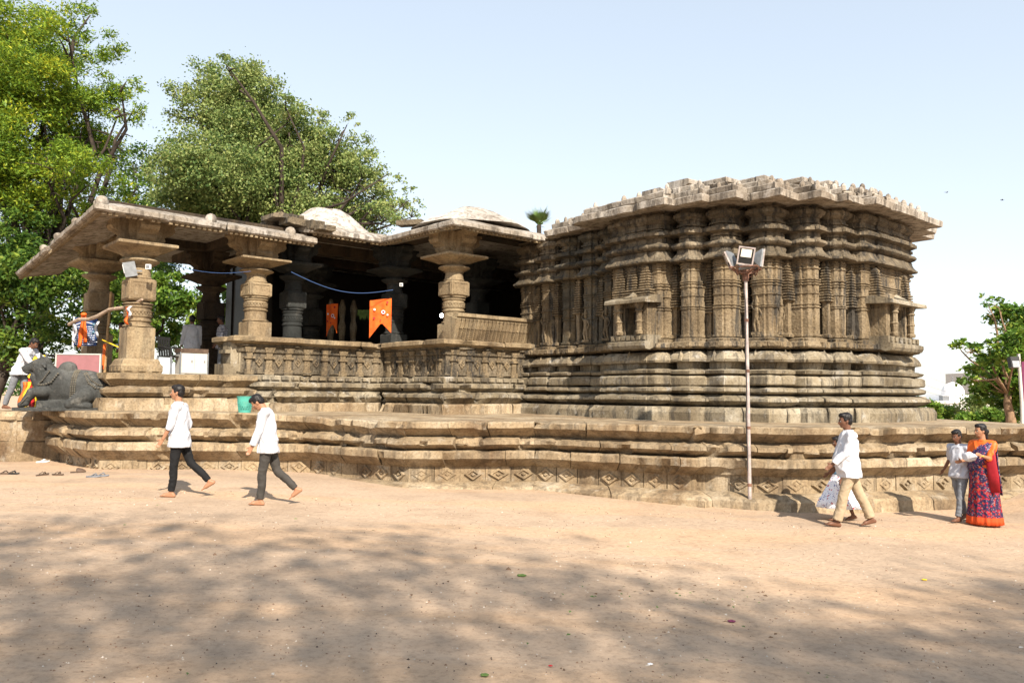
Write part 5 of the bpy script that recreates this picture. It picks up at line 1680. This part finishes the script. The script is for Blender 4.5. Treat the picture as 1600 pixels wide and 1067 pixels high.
# flags, wire, bulb and small fittings in the hall
def flag_mat():
    mt, n, l, b = new_mat('orange_flag_cloth')
    pos = n.new('ShaderNodeTexCoord').outputs['Object']
    t = tex(n, l, pos, 5, 3)
    r = ramp(n, [(0.35, (0.72, 0.10, 0.012)), (0.65, (0.85, 0.17, 0.02))])
    l.new(t, r.inputs[0])
    l.new(r.outputs[0], b.inputs['Base Color'])
    b.inputs['Roughness'].default_value = 0.6
    tr = n.new('ShaderNodeBsdfTranslucent')
    l.new(r.outputs[0], tr.inputs['Color'])
    mx = n.new('ShaderNodeMixShader')
    mx.inputs[0].default_value = 0.25
    l.new(b.outputs[0], mx.inputs[1])
    l.new(tr.outputs[0], mx.inputs[2])
    l.new(mx.outputs[0], n['Material Output'].inputs['Surface'])
    return mt
M['flag'] = flag_mat()
def flag(px, py, Y, w, h, yaw, label, skew):
    o = at(px, py, Y)
    t = thing('orange_flag', label, 'flag', o, yaw, None)
    mb = MB()
    N = 10
    grid = []
    for i in range(N + 1):
        x = w * i / N
        for j in range(9):
            v = j / 8
            notch = h * (0.62 + 0.38 * abs(x / w - 0.55) / 0.55)
            z = -notch * v - skew * (1 - x / w) * h
            grid.append(Vector((x - w, 0.025 * math.sin(i * 0.9 + v * 2), z)))
    n0 = len(grid)
    vs = grid + [g + Vector((0, 0.006, 0)) for g in grid]
    fs = []
    for i in range(N):
        for j in range(8):
            a_, b2 = i * 9 + j, (i + 1) * 9 + j
            fs += [(a_, b2, b2 + 1, a_ + 1), (a_ + n0, a_ + 1 + n0, b2 + 1 + n0, b2 + n0)]
    for i in range(N):
        fs += [(i * 9, i * 9 + n0, (i + 1) * 9 + n0, (i + 1) * 9), (i * 9 + 8, (i + 1) * 9 + 8, (i + 1) * 9 + 8 + n0, i * 9 + 8 + n0)]
    for j in range(8):
        fs += [(j, j + 1, j + 1 + n0, j + n0), (N * 9 + j, N * 9 + j + n0, N * 9 + j + 1 + n0, N * 9 + j + 1)]
    mb.add(vs, fs)
    fo = mb.build('flag_cloth', M['flag'], t, 40, True)
    for k, (x, z, r, mk) in enumerate(((-0.38 * w, -0.38 * h, 0.055, 'sign_text'), (-0.38 * w, -0.38 * h, 0.032, 'maroon'), (-0.78 * w, -0.32 * h, 0.03, 'sign_text'), (-0.8 * w, -0.55 * h, 0.03, 'maroon'), (-0.2 * w, -0.12 * h, 0.03, 'maroon'), (-0.18 * w, -0.45 * h, 0.025, 'sign_text'), (-0.5 * w, -0.6 * h, 0.02, 'maroon'))):
        MB().lathe([(r, 0), (r, 0.004)], (0, 0, 0), 12).build('printed_mark', M[mk], fo, None, True).matrix_local = Matrix.Translation((x, -0.034 - 0.003 * k, z)) @ Matrix.Rotation(R_(90), 4, 'X')
flag(612, 466, 22.2, 0.60, 1.05, R_(12), 'bright sunlit orange swallow-tailed flag hung from the dark hall pillar', 0.08)
flag(528, 474, 24.4, 0.42, 1.0, R_(-22), 'dimmer orange swallow-tailed flag further inside the hall, left of the bright one', 0.02)
w0, w1 = at(455, 425, 20.3), at(614, 453, 22.0)
tag(MB().tube([w0.lerp(w1, k / 16) - Vector((0, 0, 0.28 * math.sin(math.pi * (k / 16)) )) for k in range(17)], 0.008, 6).build('cable', M['blue_wire']), 'blue cable sagging across the hall front between two dark pillars', 'cable')
w0, w1 = at(262, 412, 18.3), at(392, 424, 20.0)
tag(MB().tube([w0.lerp(w1, k / 10) - Vector((0, 0, 0.12 * math.sin(math.pi * (k / 10)))) for k in range(11)], 0.006, 6).build('cable', M['blue_wire']), 'thin cable slung between the corner pillar and the second porch pillar', 'cable')
def emit(name, col, s):
    mt, n, l, b = new_mat(name)
    b.inputs['Emission Color'].default_value = (*col, 1)
    b.inputs['Emission Strength'].default_value = s
    return mt
bo = at(690, 493, 25.0)
lb = thing('light_bulb', 'small white light bulb glowing in the dark hall', 'light bulb', bo)
MB().ball((0, 0, 0), (0.055, 0.055, 0.065), 12, 10).build('bulb', emit('lit_bulb', (1, 0.97, 0.9), 14), lb, 180, True)
MB().tube([(0, 0, 0.06), (0, 0, 0.14)], 0.03, 8).tube([(0, 0, 0.14), (0, 0, 1.6)], 0.008, 5).build('holder', M['black_plastic'], lb, None, True)
def fitting(px, py, Y, size, mk, name, label, cat, rz=0, rx=0):
    o = at(px, py, Y)
    t = thing(name, label, cat, o, rz)
    rot = Matrix.Rotation(rx, 3, 'X')
    MB().box((0, 0, 0), size, rot).build('box', M[mk], t, None, True)
    MB().box((0, -size[1] / 2 - 0.006, 0), (size[0] * 0.7, 0.012, size[2] * 0.6), rot).build('cover', M['steel' if mk == 'far_white' else 'far_white'], t, None, True)
    MB().box((0, size[1] / 2 + 0.06, -0.02), (size[0] * 0.2, 0.14, 0.03)).build('fixing', M['steel'], t, None, True)
fitting(232, 417, 18.1, (0.11, 0.06, 0.11), 'far_white', 'socket_box', 'small white socket box on the neck of the front corner pillar', 'socket')
fitting(203, 421, 18.3, (0.09, 0.26, 0.34), 'steel', 'pillar_spotlight', 'small grey spotlight fixed to the left side of the corner pillar', 'spotlight', R_(-60), R_(14))
fitting(627, 445, 22.05, (0.09, 0.05, 0.09), 'far_white', 'switch_box', 'tiny white switch box on the dark pillar beside the bright flag', 'switch box')
# dry garland of leaves strung in the hall
lg = MB()
for k in range(60):
    o = at(560 + 40 * (k % 20) / 20, 484, 24.6) + Vector((random.uniform(-0.03, 0.03), 0, random.uniform(-0.05, 0)))
    ln = random.uniform(0.15, 0.35)
    a = random.uniform(-0.3, 0.3)
    lg.add([o + Vector((-0.03, 0, 0)), o + Vector((0.03, 0.01, 0)), o + Vector((a * 0.2 + 0.02, 0.02, -ln * 0.6)), o + Vector((a * 0.3, 0, -ln))], [(0, 1, 2, 3)])
tag(lg.build('leaf_garland', M['litter_green'], None, fixn=False), 'garland of drying mango leaves strung across the dark doorway', 'garland')

# sandals left on the ground
def sandal(px, py, rz, mk, label, flip=False, closed=False):
    d = _f + _r * ((px - 800) / FPX) - _u * ((py - 533.5) / FPX)
    tt = (0.03 - 1.7) / d.z
    o = EYE + d * tt
    o.z = gp(o.x, o.y)[2]
    t = thing('sandal', label, 'sandal', (o.x, o.y, o.z), rz, 'sandals left on the ground')
    sole = MB()
    rings = []
    for z, k in ((0.0, 0.95), (0.006, 1.0), (0.02, 1.0), (0.026, 0.96)):
        rings.append([Vector((0.14 * math.cos(a) * k, (0.045 + 0.012 * math.cos(a)) * math.sin(a) * k, z + 0.012 * max(0, math.cos(a)) ** 2)) for a in [2 * math.pi * j / 20 for j in range(20)]])
    so_ = sole.loft(rings).build('sole', M[mk], t, 30, True)
    for sy in ((1, -1) if not closed else ()):
        MB().tube([(0.07, 0, 0.035), (0.03, 0.03 * sy, 0.07), (-0.03, 0.045 * sy, 0.03)], 0.011, 6, (1, 0.6)).build('strap', M[mk], t, 180, True)
    if closed:
        MB().loft([[Vector((x, r * math.cos(a), 0.02 + h * max(0, math.sin(a)))) for a in [math.pi * j / 10 for j in range(11)]] for x, r, h in ((0.12, 0.03, 0.03), (0.07, 0.05, 0.06), (0.0, 0.052, 0.075), (-0.03, 0.05, 0.07))]).build('upper', M[mk], t, 30, True)
for px, py, rz, mk, lab, cl in ((6, 741, 0.2, 'leather', 'brown sandal at the far left edge of the ground', False), (19, 741, 0.0, 'black_plastic', 'black sandal touching the brown one at the far left', False),
                            (66, 743, 1.2, 'leather', 'lone brown sandal turned side-on, left of the tan pair', False), (90, 743, -0.3, 'leather', 'tan thong sandal between the lone sandal and the dark shoe', False),
                            (122, 739, 0.6, 'leather', 'dark closed shoe lying near the platform corner', True), (146, 747, 0.1, 'jeans', 'grey sandal, left one of the pair below the platform corner', False),
                            (158, 746, 0.2, 'jeans', 'grey sandal, right one of the pair below the platform corner', False), (67, 723, 0.8, 'far_white', 'pale sandal lying on the bank below the wing wall', False)):
    sandal(px, py, rz, mk, lab, closed=cl)
# flower petals and scraps
def scrap(px, py, s, mk, label, cat):
    d = _f + _r * ((px - 800) / FPX) - _u * ((py - 533.5) / FPX)
    o = EYE + d * ((-0.2 - 1.7) / d.z)
    z = gp(o.x, o.y)[2]
    mb = MB()
    for k in range(5):
        a = k * 1.3
        c = Vector((o.x + s * 0.5 * math.cos(a), o.y + s * 0.5 * math.sin(a), z + 0.012))
        mb.ball(c, (s * 0.55, s * 0.4, s * 0.18), 8, 5)
    tag(mb.build(cat, M[mk], None, 180), label, cat)
scrap(1143, 964, 0.035, 'magenta', 'crushed magenta flower lying on the sand', 'flower')
scrap(860, 1046, 0.016, 'red', 'small red scrap on the sand near the lower edge of the view', 'scrap')
scrap(1016, 1037, 0.02, 'far_white', 'white scrap of paper on the sand', 'scrap')
scrap(1444, 890, 0.03, 'yellow', 'yellow petal on the sand at right', 'petal')
scrap(815, 904, 0.05, 'litter_green', 'sprig of green leaves on the sand in the middle', 'sprig')
scrap(757, 1064, 0.03, 'litter_green', 'green leaf at the lower edge of the sand', 'leaf')

# birds
def bird(px, py, label, yaw):
    o = at(px, py, 60)
    t = thing('bird', label, 'bird', o, yaw, 'birds in the sky')
    t.scale = (0.6, 0.6, 0.6)
    b = MB()
    b.capsule((-0.1, 0, 0), (0.1, 0, 0.02), 0.04, 0.05, 8)
    b.ball((0.17, 0, 0.04), (0.05, 0.04, 0.04), 8, 6)
    b.loft([[Vector((-0.1, 0.03, 0)), Vector((-0.1, -0.03, 0)), Vector((-0.1, 0, 0.02))], [Vector((-0.25, 0.06, 0)), Vector((-0.25, -0.06, 0)), Vector((-0.25, 0, 0.01))]])
    b.build('bird_body', M['black_plastic'], t, 180, True)
    for s in (1, -1):
        MB().loft([[Vector((0.06, 0.03 * s, 0.02)), Vector((-0.08, 0.03 * s, 0.02)), Vector((0, 0.03 * s, 0.035))], [Vector((0.05, 0.2 * s, 0.1)), Vector((-0.06, 0.2 * s, 0.1)), Vector((0, 0.2 * s, 0.11))], [Vector((-0.04, 0.36 * s, 0.05)), Vector((-0.06, 0.36 * s, 0.05)), Vector((-0.05, 0.36 * s, 0.055))]]).build('wing', M['black_plastic'], t, None, True)
bird(1479, 301, 'dark bird flying level just right of the shrine roof', 0.4)
bird(1566, 313, 'dark bird flying near the right edge of the sky', 2.6)

# ================================================================== FAR BUILDING AND WIRES
p = at(1490, 640, 110)
fb = thing('domed_building', 'distant white flat-roofed building with a round dome and a thin finial', 'building', (p.x, p.y, 0))
def fz(py, Y=110): return at(1490, py, Y).z
zt = fz(626)
MB().box((-0.6, 0, zt / 2 - 0.5), (11.5, 8, zt + 1)).build('wall', M['far_white'], fb, None, True)
MB().box((-0.6, -4.05, zt - 0.15), (11.8, 0.3, 0.35)).build('parapet', M['white_paint'], fb, None, True)
MB().box((-0.6, 0, zt + 0.35), (4.2, 4.2, 0.9)).build('drum', M['far_white'], fb, None, True)
dz = zt + 0.7
dm = MB()
dm.lathe([(1.35, 0), (1.42, 0.35), (1.36, 0.8), (1.1, 1.3), (0.65, 1.65), (0.2, 1.82), (0.01, 1.86)], (-0.6, -1.0, dz), 28)
do = dm.build('dome', M['far_white'], fb, 180, True)
MB().lathe([(0.06, 0), (0.1, 0.2), (0.05, 0.35), (0.08, 0.5), (0.02, 0.8), (0.01, 1.5)], (-0.6, -1.0, dz + 1.85), 8).build('finial', M['steel'], do, None, True)
for x in (-5.2, -3.4, 2.8, 4.0):
    wd = MB().box((x, -4.02, zt - 1.2), (0.7, 0.1, 0.9)).build('window', M['steel'], fb, None, True)
for x, w, h in ((-2.6, 0.9, 0.7), (1.9, 0.6, 0.9)):
    MB().box((x, -2.5, zt + h / 2), (w, 1.0, h)).build('roof_tank', M['steel'], fb, None, True)
p = at(1555, 640, 150)
f2 = thing('flat_building', 'pale flat-roofed block far behind the right-hand shrubs', 'building', (p.x, p.y, 0))
MB().box((0, 0, 2.8), (14, 8, 6.4)).build('wall', M['white_paint'], f2, None, True)
for x in (-5, -2, 1, 4):
    MB().box((x, -4.02, 4.0), (1.2, 0.1, 1.2)).build('window', M['steel'], f2, None, True)
for k, (y0, y1) in enumerate(((560, 612), (572, 628), (590, 632), (600, 640), (616, 650))):
    a, b_ = at(1380, y0 - 12, 60), at(1640, y1, 85)
    o = MB().tube([a.lerp(b_, q / 12) - Vector((0, 0, 0.9 * math.sin(math.pi * q / 12))) for q in range(13)], 0.010, 5).build('power_line', M['steel'])
    tag(o, 'thin overhead wire crossing the pale sky above the distant dome', 'wire', 'overhead wires')

# ================================================================== TREES
rng = np.random.default_rng(11)
def foliage(name, blobs, n, size, mat, parent, sub=12, aspect=0.5, squash=0.75, tone=(0.45, 0.2), upbias=0.5, subr=0.34, hollow=0.35):
    """leaves: small folded diamonds spread through many tufts inside every blob (centre, radius)"""
    C, Rr = [], []
    for c, r in blobs:
        k = max(3, int(sub * (r / blobs[0][1]) ** 2)) if blobs[0][1] else sub
        for q in range(k):
            d = rng.normal(size=3)
            d /= np.linalg.norm(d)
            rad = r * (hollow + (1 - hollow) * rng.random() ** 0.6)
            C.append(np.array(c) + d * rad * np.array([1, 1, squash]))
            Rr.append(r * subr * rng.uniform(0.7, 1.25))
    C, Rr = np.array(C), np.array(Rr)
    w = Rr ** 2
    idx = rng.choice(len(C), n, p=w / w.sum())
    g = rng.normal(size=(n, 3)) * 0.5
    pos = C[idx] + g * Rr[idx, None] * np.array([1, 1, 0.62])
    sz = size * rng.uniform(0.6, 1.3, n)
    nrm = rng.normal(size=(n, 3))
    nrm[:, 2] += upbias * 2
    nrm /= np.linalg.norm(nrm, axis=1)[:, None]
    t = rng.normal(size=(n, 3))
    t -= nrm * (t * nrm).sum(1)[:, None]
    t /= np.linalg.norm(t, axis=1)[:, None]
    b = np.cross(nrm, t)
    L, Wd = t * sz[:, None] * 0.5, b * sz[:, None] * 0.5 * aspect
    v = np.stack([pos - L, pos + Wd - nrm * sz[:, None] * 0.06, pos + L, pos - Wd - nrm * sz[:, None] * 0.06], 1).reshape(-1, 3)
    me = bpy.data.meshes.new(name)
    me.vertices.add(4 * n)
    me.vertices.foreach_set('co', v.astype(np.float32).ravel())
    me.loops.add(4 * n)
    me.loops.foreach_set('vertex_index', np.arange(4 * n, dtype=np.int32))
    me.polygons.add(n)
    me.polygons.foreach_set('loop_start', np.arange(0, 4 * n, 4, dtype=np.int32))
    me.update(calc_edges=True)
    at_ = me.attributes.new('tone', 'FLOAT', 'FACE')
    tuft = rng.normal(0, 0.11, len(C))[idx]
    at_.data.foreach_set('value', np.clip(rng.normal(tone[0], tone[1], n) + tuft, 0, 1).astype(np.float32))
    return link(name, me, mat, parent)

def tree(name, label, base, blobs, n, size, leaf, bark, rad, fork=0.35, group=None, cat='tree', **kw):
    base = Vector(base)
    root = thing(name, label, cat, base, 0, group)
    cen = sum((Vector(c) for c, r in blobs), Vector()) / len(blobs)
    top = Vector((base.x * 0.6 + cen.x * 0.4, base.y * 0.6 + cen.y * 0.4, base.z + (cen.z - base.z) * fork * 1.3))
    tm = MB()
    N = 6
    tm.tube([base.lerp(top, k / N) + (Vector((0.25 * math.sin(k * 1.3), 0, 0)) * rad * (k / N) - Vector((0, 0, 0.3 if k == 0 else 0))) for k in range(N + 1)], [rad * (1.25 if k == 0 else 1 - 0.35 * k / N) for k in range(N + 1)], 10)
    to = tm.build('trunk', bark, root, 180)
    lb_ = MB()
    for c, r in blobs:
        c = Vector(c)
        mid = top.lerp(c, 0.5) + Vector((random.uniform(-.1, .1), random.uniform(-.1, .1), 0.12)) * (c - top).length
        L = (c - top).length
        r0 = min(rad * 0.4, 0.022 * L ** 0.8 + 0.015)
        st = top + Vector((0, 0, -0.1 * rad))
        wob = lambda: Vector((random.gauss(0, 1), random.gauss(0, 1), random.gauss(0, 0.6))) * L * 0.045
        pts = [st, st.lerp(mid, 0.5) + wob(), mid + wob(), mid.lerp(c, 0.5) + wob(), c - (c - mid).normalized() * r * 0.3]
        lb_.tube(pts, [r0, r0 * 0.8, r0 * 0.6, r0 * 0.4, r0 * 0.15], 7)
        for q in range(5):
            d = Vector((random.gauss(0, 1), random.gauss(0, 1), random.gauss(0.2, 0.6))).normalized() * r * 0.85
            s0 = mid.lerp(c, random.uniform(0.1, 0.9))
            lb_.tube([s0, s0 + d * 0.5 + Vector((0, 0, 0.06 * r)), s0 + d], [r0 * 0.3, r0 * 0.2, r0 * 0.06], 5)
    lb_.build('limbs', bark, to, 180)
    tag(foliage('crown', blobs, n, size, leaf, root, **kw), kind='stuff')
    return root

def pxblobs(lst, Y, dy=2.5):
    out = []
    for q in lst:
        px, py, r = q[:3]
        yy = Y + (q[3] if len(q) > 3 else random.uniform(-dy, dy))
        c = at(px, py, yy)
        out.append((tuple(c), r * yy / FPX))
    return out
b = at(48, 560, 30)
tree('feathery_tree', 'tall feathery-leaved tree with yellow-green sprays at the left edge', (b.x, 30, 0.3),
     pxblobs([(35, 60, 75), (105, 35, 50), (150, 75, 48), (60, 130, 75), (140, 145, 62), (190, 125, 32), (30, 205, 80), (120, 215, 74), (190, 172, 36), (213, 165, 22), (60, 285, 70), (150, 270, 44), (-60, 90, 110), (-70, 240, 110), (142, 22, 14), (20, 350, 60, 0), (95, 335, 50, 1), (175, 300, 36), (40, 420, 60, 1), (75, 330, 50, -1), (30, 280, 60, -2), (20, 130, 70, -2), (90, 250, 60, -3), (140, 330, 40, -1)], 30), 205000, 0.15,
     M['leaf_feather'], M['bark'], 0.42, fork=0.3, aspect=0.36, sub=26, upbias=0.6, subr=0.36, tone=(0.5, 0.2))
b = at(420, 560, 36)
tree('pipal_tree', 'broad pale-leaved pipal tree rising behind the porch roof', (b.x, 36, 0.3),
     pxblobs([(345, 125, 52), (400, 140, 48), (300, 160, 44), (385, 205, 70), (455, 195, 42), (500, 250, 66), (430, 270, 76), (330, 265, 76), (265, 240, 38), (555, 275, 50), (595, 305, 38), (632, 325, 26), (350, 330, 74), (450, 340, 76), (550, 340, 60), (285, 310, 50), (350, 95, 22), (445, 160, 24), (545, 190, 20), (240, 270, 26), (620, 290, 20), (500, 185, 26), (525, 225, 36), (575, 260, 30), (470, 170, 26), (610, 270, 18), (645, 310, 22), (655, 335, 20), (610, 335, 34), (560, 230, 28)], 36), 185000, 0.135,
     M['leaf_pipal'], M['bark'], 0.55, aspect=0.62, sub=30, upbias=0.25, subr=0.36, tone=(0.48, 0.22), hollow=0.25)
b = at(215, 600, 40)
tree('shade_tree', 'dark leafy tree filling the gap between the two big left trees', (b.x, 41, 0.3),
     pxblobs([(215, 250, 34), (225, 300, 40), (165, 340, 50), (245, 340, 42), (190, 400, 60), (240, 430, 50), (150, 430, 55), (215, 480, 55)], 41), 26000, 0.21, M['leaf_dark'], M['bark'], 0.35, sub=22, tone=(0.5, 0.2))
b = at(-30, 600, 27)
tree('shade_tree', 'low-hanging dark green tree behind the porch end and the bull', (b.x, 27.3, 0.2),
     pxblobs([(10, 400, 60), (60, 430, 60), (20, 480, 62), (90, 480, 55), (-50, 440, 90), (50, 530, 55), (110, 520, 44), (10, 560, 50), (140, 470, 40), (75, 390, 40), (120, 560, 40), (-60, 540, 70), (30, 350, 45), (95, 440, 50)], 27.3, 1.2), 40000, 0.17, M['leaf_dark'], M['bark'], 0.25, sub=24, tone=(0.52, 0.22))
b = at(190, 610, 33)
tree('shade_tree', 'bushy bright green tree seen between the two left porch pillars', (b.x, 33.5, 0.3),
     pxblobs([(185, 460, 36), (165, 510, 34), (190, 540, 34), (270, 470, 34), (262, 520, 30), (250, 440, 30), (165, 560, 26)], 33.5), 14000, 0.2, M['leaf_bright'], M['bark'], 0.2, sub=20, tone=(0.5, 0.2))
b = at(330, 590, 29)
tree('hanging_bough', 'leafy bough hanging into the dark porch behind the two standing men', (b.x, 29.5, 0.3),
     pxblobs([(338, 448, 16), (330, 480, 24), (318, 505, 20), (336, 520, 22), (328, 548, 22), (345, 570, 18), (376, 445, 14), (372, 452, 12)], 29.5, 0.5), 4200, 0.24, M['leaf_bright'], M['bark'], 0.08, sub=12, aspect=0.7, tone=(0.6, 0.2))
b = at(400, 610, 52)
tree('shade_tree', 'far dark tree seen in slivers through the porch', (b.x, 52, 0.3), pxblobs([(360, 480, 70), (300, 520, 60), (430, 500, 70), (500, 520, 60)], 52), 9000, 0.34, M['leaf_dark'], M['bark'], 0.3, sub=16)
# right-hand tree
b = at(1580, 650, 42)
tree('almond_tree', 'large-leaved tree with a pale trunk at the right edge', (b.x, 42, 0.2),
     pxblobs([(1590, 490, 36), (1560, 475, 22), (1540, 467, 13), (1590, 540, 40), (1545, 545, 32), (1505, 542, 20), (1495, 537, 10), (1560, 590, 42), (1525, 590, 26), (1610, 600, 50), (1575, 620, 34), (1640, 520, 60), (1650, 600, 60), (1535, 615, 22), (1515, 592, 14)], 42), 34000, 0.27,
     M['leaf_bright'], M['bark_pale'], 0.26, aspect=0.6, sub=22, upbias=0.7, subr=0.3, tone=(0.5, 0.22))
for k, (px, py, r, Y, lf, lab) in enumerate(((1450, 645, 22, 40, 'leaf_bright', 'bright green shrub just right of the shrine plinth'), (1475, 650, 18, 44, 'leaf_bright', 'low yellow-green shrub below the white dome'), (1515, 640, 32, 50, 'leaf_pipal', 'greyish feathery shrub below the right-hand tree'), (1548, 630, 30, 52, 'leaf_pipal', 'taller grey-green shrub beside the pale trunk'), (1500, 655, 20, 38, 'leaf_bright', 'bright shrub behind the boy at right'), (1540, 652, 22, 38, 'leaf_bright', 'bright shrub behind the woman at right'), (1590, 645, 32, 48, 'leaf_dark', 'dark shrub behind the lamp pole'))):
    c = at(px, py, Y)
    tree('shrub', lab, (c.x, Y, -0.2), [(tuple(c), r * Y / FPX), (tuple(c + Vector((r * Y / FPX * 0.7, 0.3, -0.2))), r * Y / FPX * 0.7), (tuple(c + Vector((-r * Y / FPX * 0.7, -0.3, -0.3))), r * Y / FPX * 0.7)], 2600, 0.2, M[lf], M['bark'], 0.05, group='shrubs beyond the platform', cat='shrub', sub=10, tone=(0.55, 0.2))
# wide far tree line so the horizon is not bare
for k, (px, r, Y) in enumerate(((1440, 16, 140), (1530, 22, 160), (1600, 26, 150), (1660, 30, 140))):
    c = at(px, 640, Y)
    tree('distant_tree', ('far-off tree low on the horizon at the left end of the row behind the dome', 'far-off tree behind the white domed building, second from the left', 'far-off tree behind the pale trunk at right, third of the row', 'far-off tree at the right end of the row behind the hoarding')[k], (c.x, Y, 0), [((c.x, Y, c.z - 0.5), r * Y / FPX), ((c.x + 2.5, Y, c.z - 1), r * Y / FPX * 0.8)], 1500, 0.8, M['leaf_dark'], M['bark'], 0.2, group='far trees', sub=10)
belt = [((x, 175 + 8 * math.sin(x * 0.31), 1.2 + 0.9 * math.sin(x * 0.17)), random.uniform(2.6, 4.2)) for x in range(-230, 231, 6)]
tag(foliage('far_woods', belt, 16000, 0.9, M['leaf_dark'], None, sub=7, tone=(0.45, 0.2)), kind='stuff')
# palm crown above the junction of the roofs
pc = at(842, 352, 46)
pr = thing('palm_tree', 'palm crown of stiff pointed fronds peeping over the roof junction', 'palm', (pc.x, 46, 0))
MB().tube([(pc.x, 46, -0.2), (pc.x + 0.2, 46, pc.z * 0.5), (pc.x, 46, pc.z)], [0.22, 0.17, 0.14], 10).build('trunk', M['bark'], pr, 180)
for k in range(15):
    a = 2 * math.pi * k / 15 + 0.2
    el = random.uniform(0.15, 1.35)
    L = random.uniform(1.0, 1.35) * 0.85
    mb = MB()
    d = Vector((math.cos(a) * math.cos(el), math.sin(a) * math.cos(el), math.sin(el)))
    side = d.cross(Vector((0, 0, 1))).normalized()
    nn3 = side.cross(d)
    for q in range(11):
        f = (q - 5) / 5
        dd = (d + side * f * 0.55).normalized()
        o = Vector(pc) + d * 0.25
        w = 0.035
        e = o + dd * L * (1 - 0.25 * abs(f)) + Vector((0, 0, -0.12 * abs(f)))
        m2 = o.lerp(e, 0.5)
        mb.add([o, m2 + side * w, e, m2 - side * w], [(0, 1, 2, 3)])
    mb.tube([pc, Vector(pc) + d * 0.3], 0.03, 5)
    fo = mb.build('frond', M['leaf_palm'] if 'leaf_palm' in M else M['litter_green'], pr, None, fixn=False)

# tall trees behind the camera whose shade lies on the near ground
def shade(gx_, gy_, h):
    k = h / SUNV.z
    return Vector((gx_ + SUNV.x * k, gy_ + SUNV.y * k, h + gz(gx_, gy_)))
blobA, blobB = [], []
def sh(x, y, r, h):
    (blobA if x < 0 else blobB).append((tuple(shade(x, y, h)), r))
for x, y, r in ((-7.6, 8.6, 1.5), (-5.4, 8.8, 1.3), (-4.1, 9.6, 1.1), (-2.0, 9.2, 1.3), (-0.5, 8.6, 1.3), (-6.5, 6.4, 1.5), (-4.2, 6.8, 1.5), (-2.2, 6.6, 1.5), (-0.2, 6.4, 1.4), (-3.4, 4.6, 1.3), (-1.6, 4.4, 1.3), (-9, 7, 1.8), (-5.6, 5.0, 1.2), (0.3, 4.2, 1.2)):
    sh(x, y, r, random.uniform(14, 18))
for x, y, r in ((1.6, 6.2, 1.4), (2.0, 4.4, 1.2), (3.2, 5.6, 1.4), (4.6, 6.6, 1.3), (5.6, 7.9, 1.2), (6.6, 6.8, 1.5), (7.8, 8.4, 1.4), (4.0, 4.6, 1.4), (5.2, 5.0, 1.4), (8.6, 7.0, 1.5), (4.6, 8.2, 0.7), (1.0, 7.7, 0.8)):
    sh(x, y, r, random.uniform(14, 18))
def cx_(bl): return sum((Vector(c) for c, r in bl), Vector()) / len(bl)
for bl, lab in ((blobA, 'broad shade tree standing behind the viewer on the left'), (blobB, 'broad shade tree standing behind the viewer on the right')):
    c = cx_(bl)
    tree('broad_shade_tree', lab, (c.x, c.y - 2, gz(c.x, 0)), bl, 4800, 0.26, M['leaf_bright'], M['bark'], 0.35, sub=16, squash=0.5, subr=0.85, aspect=0.6)
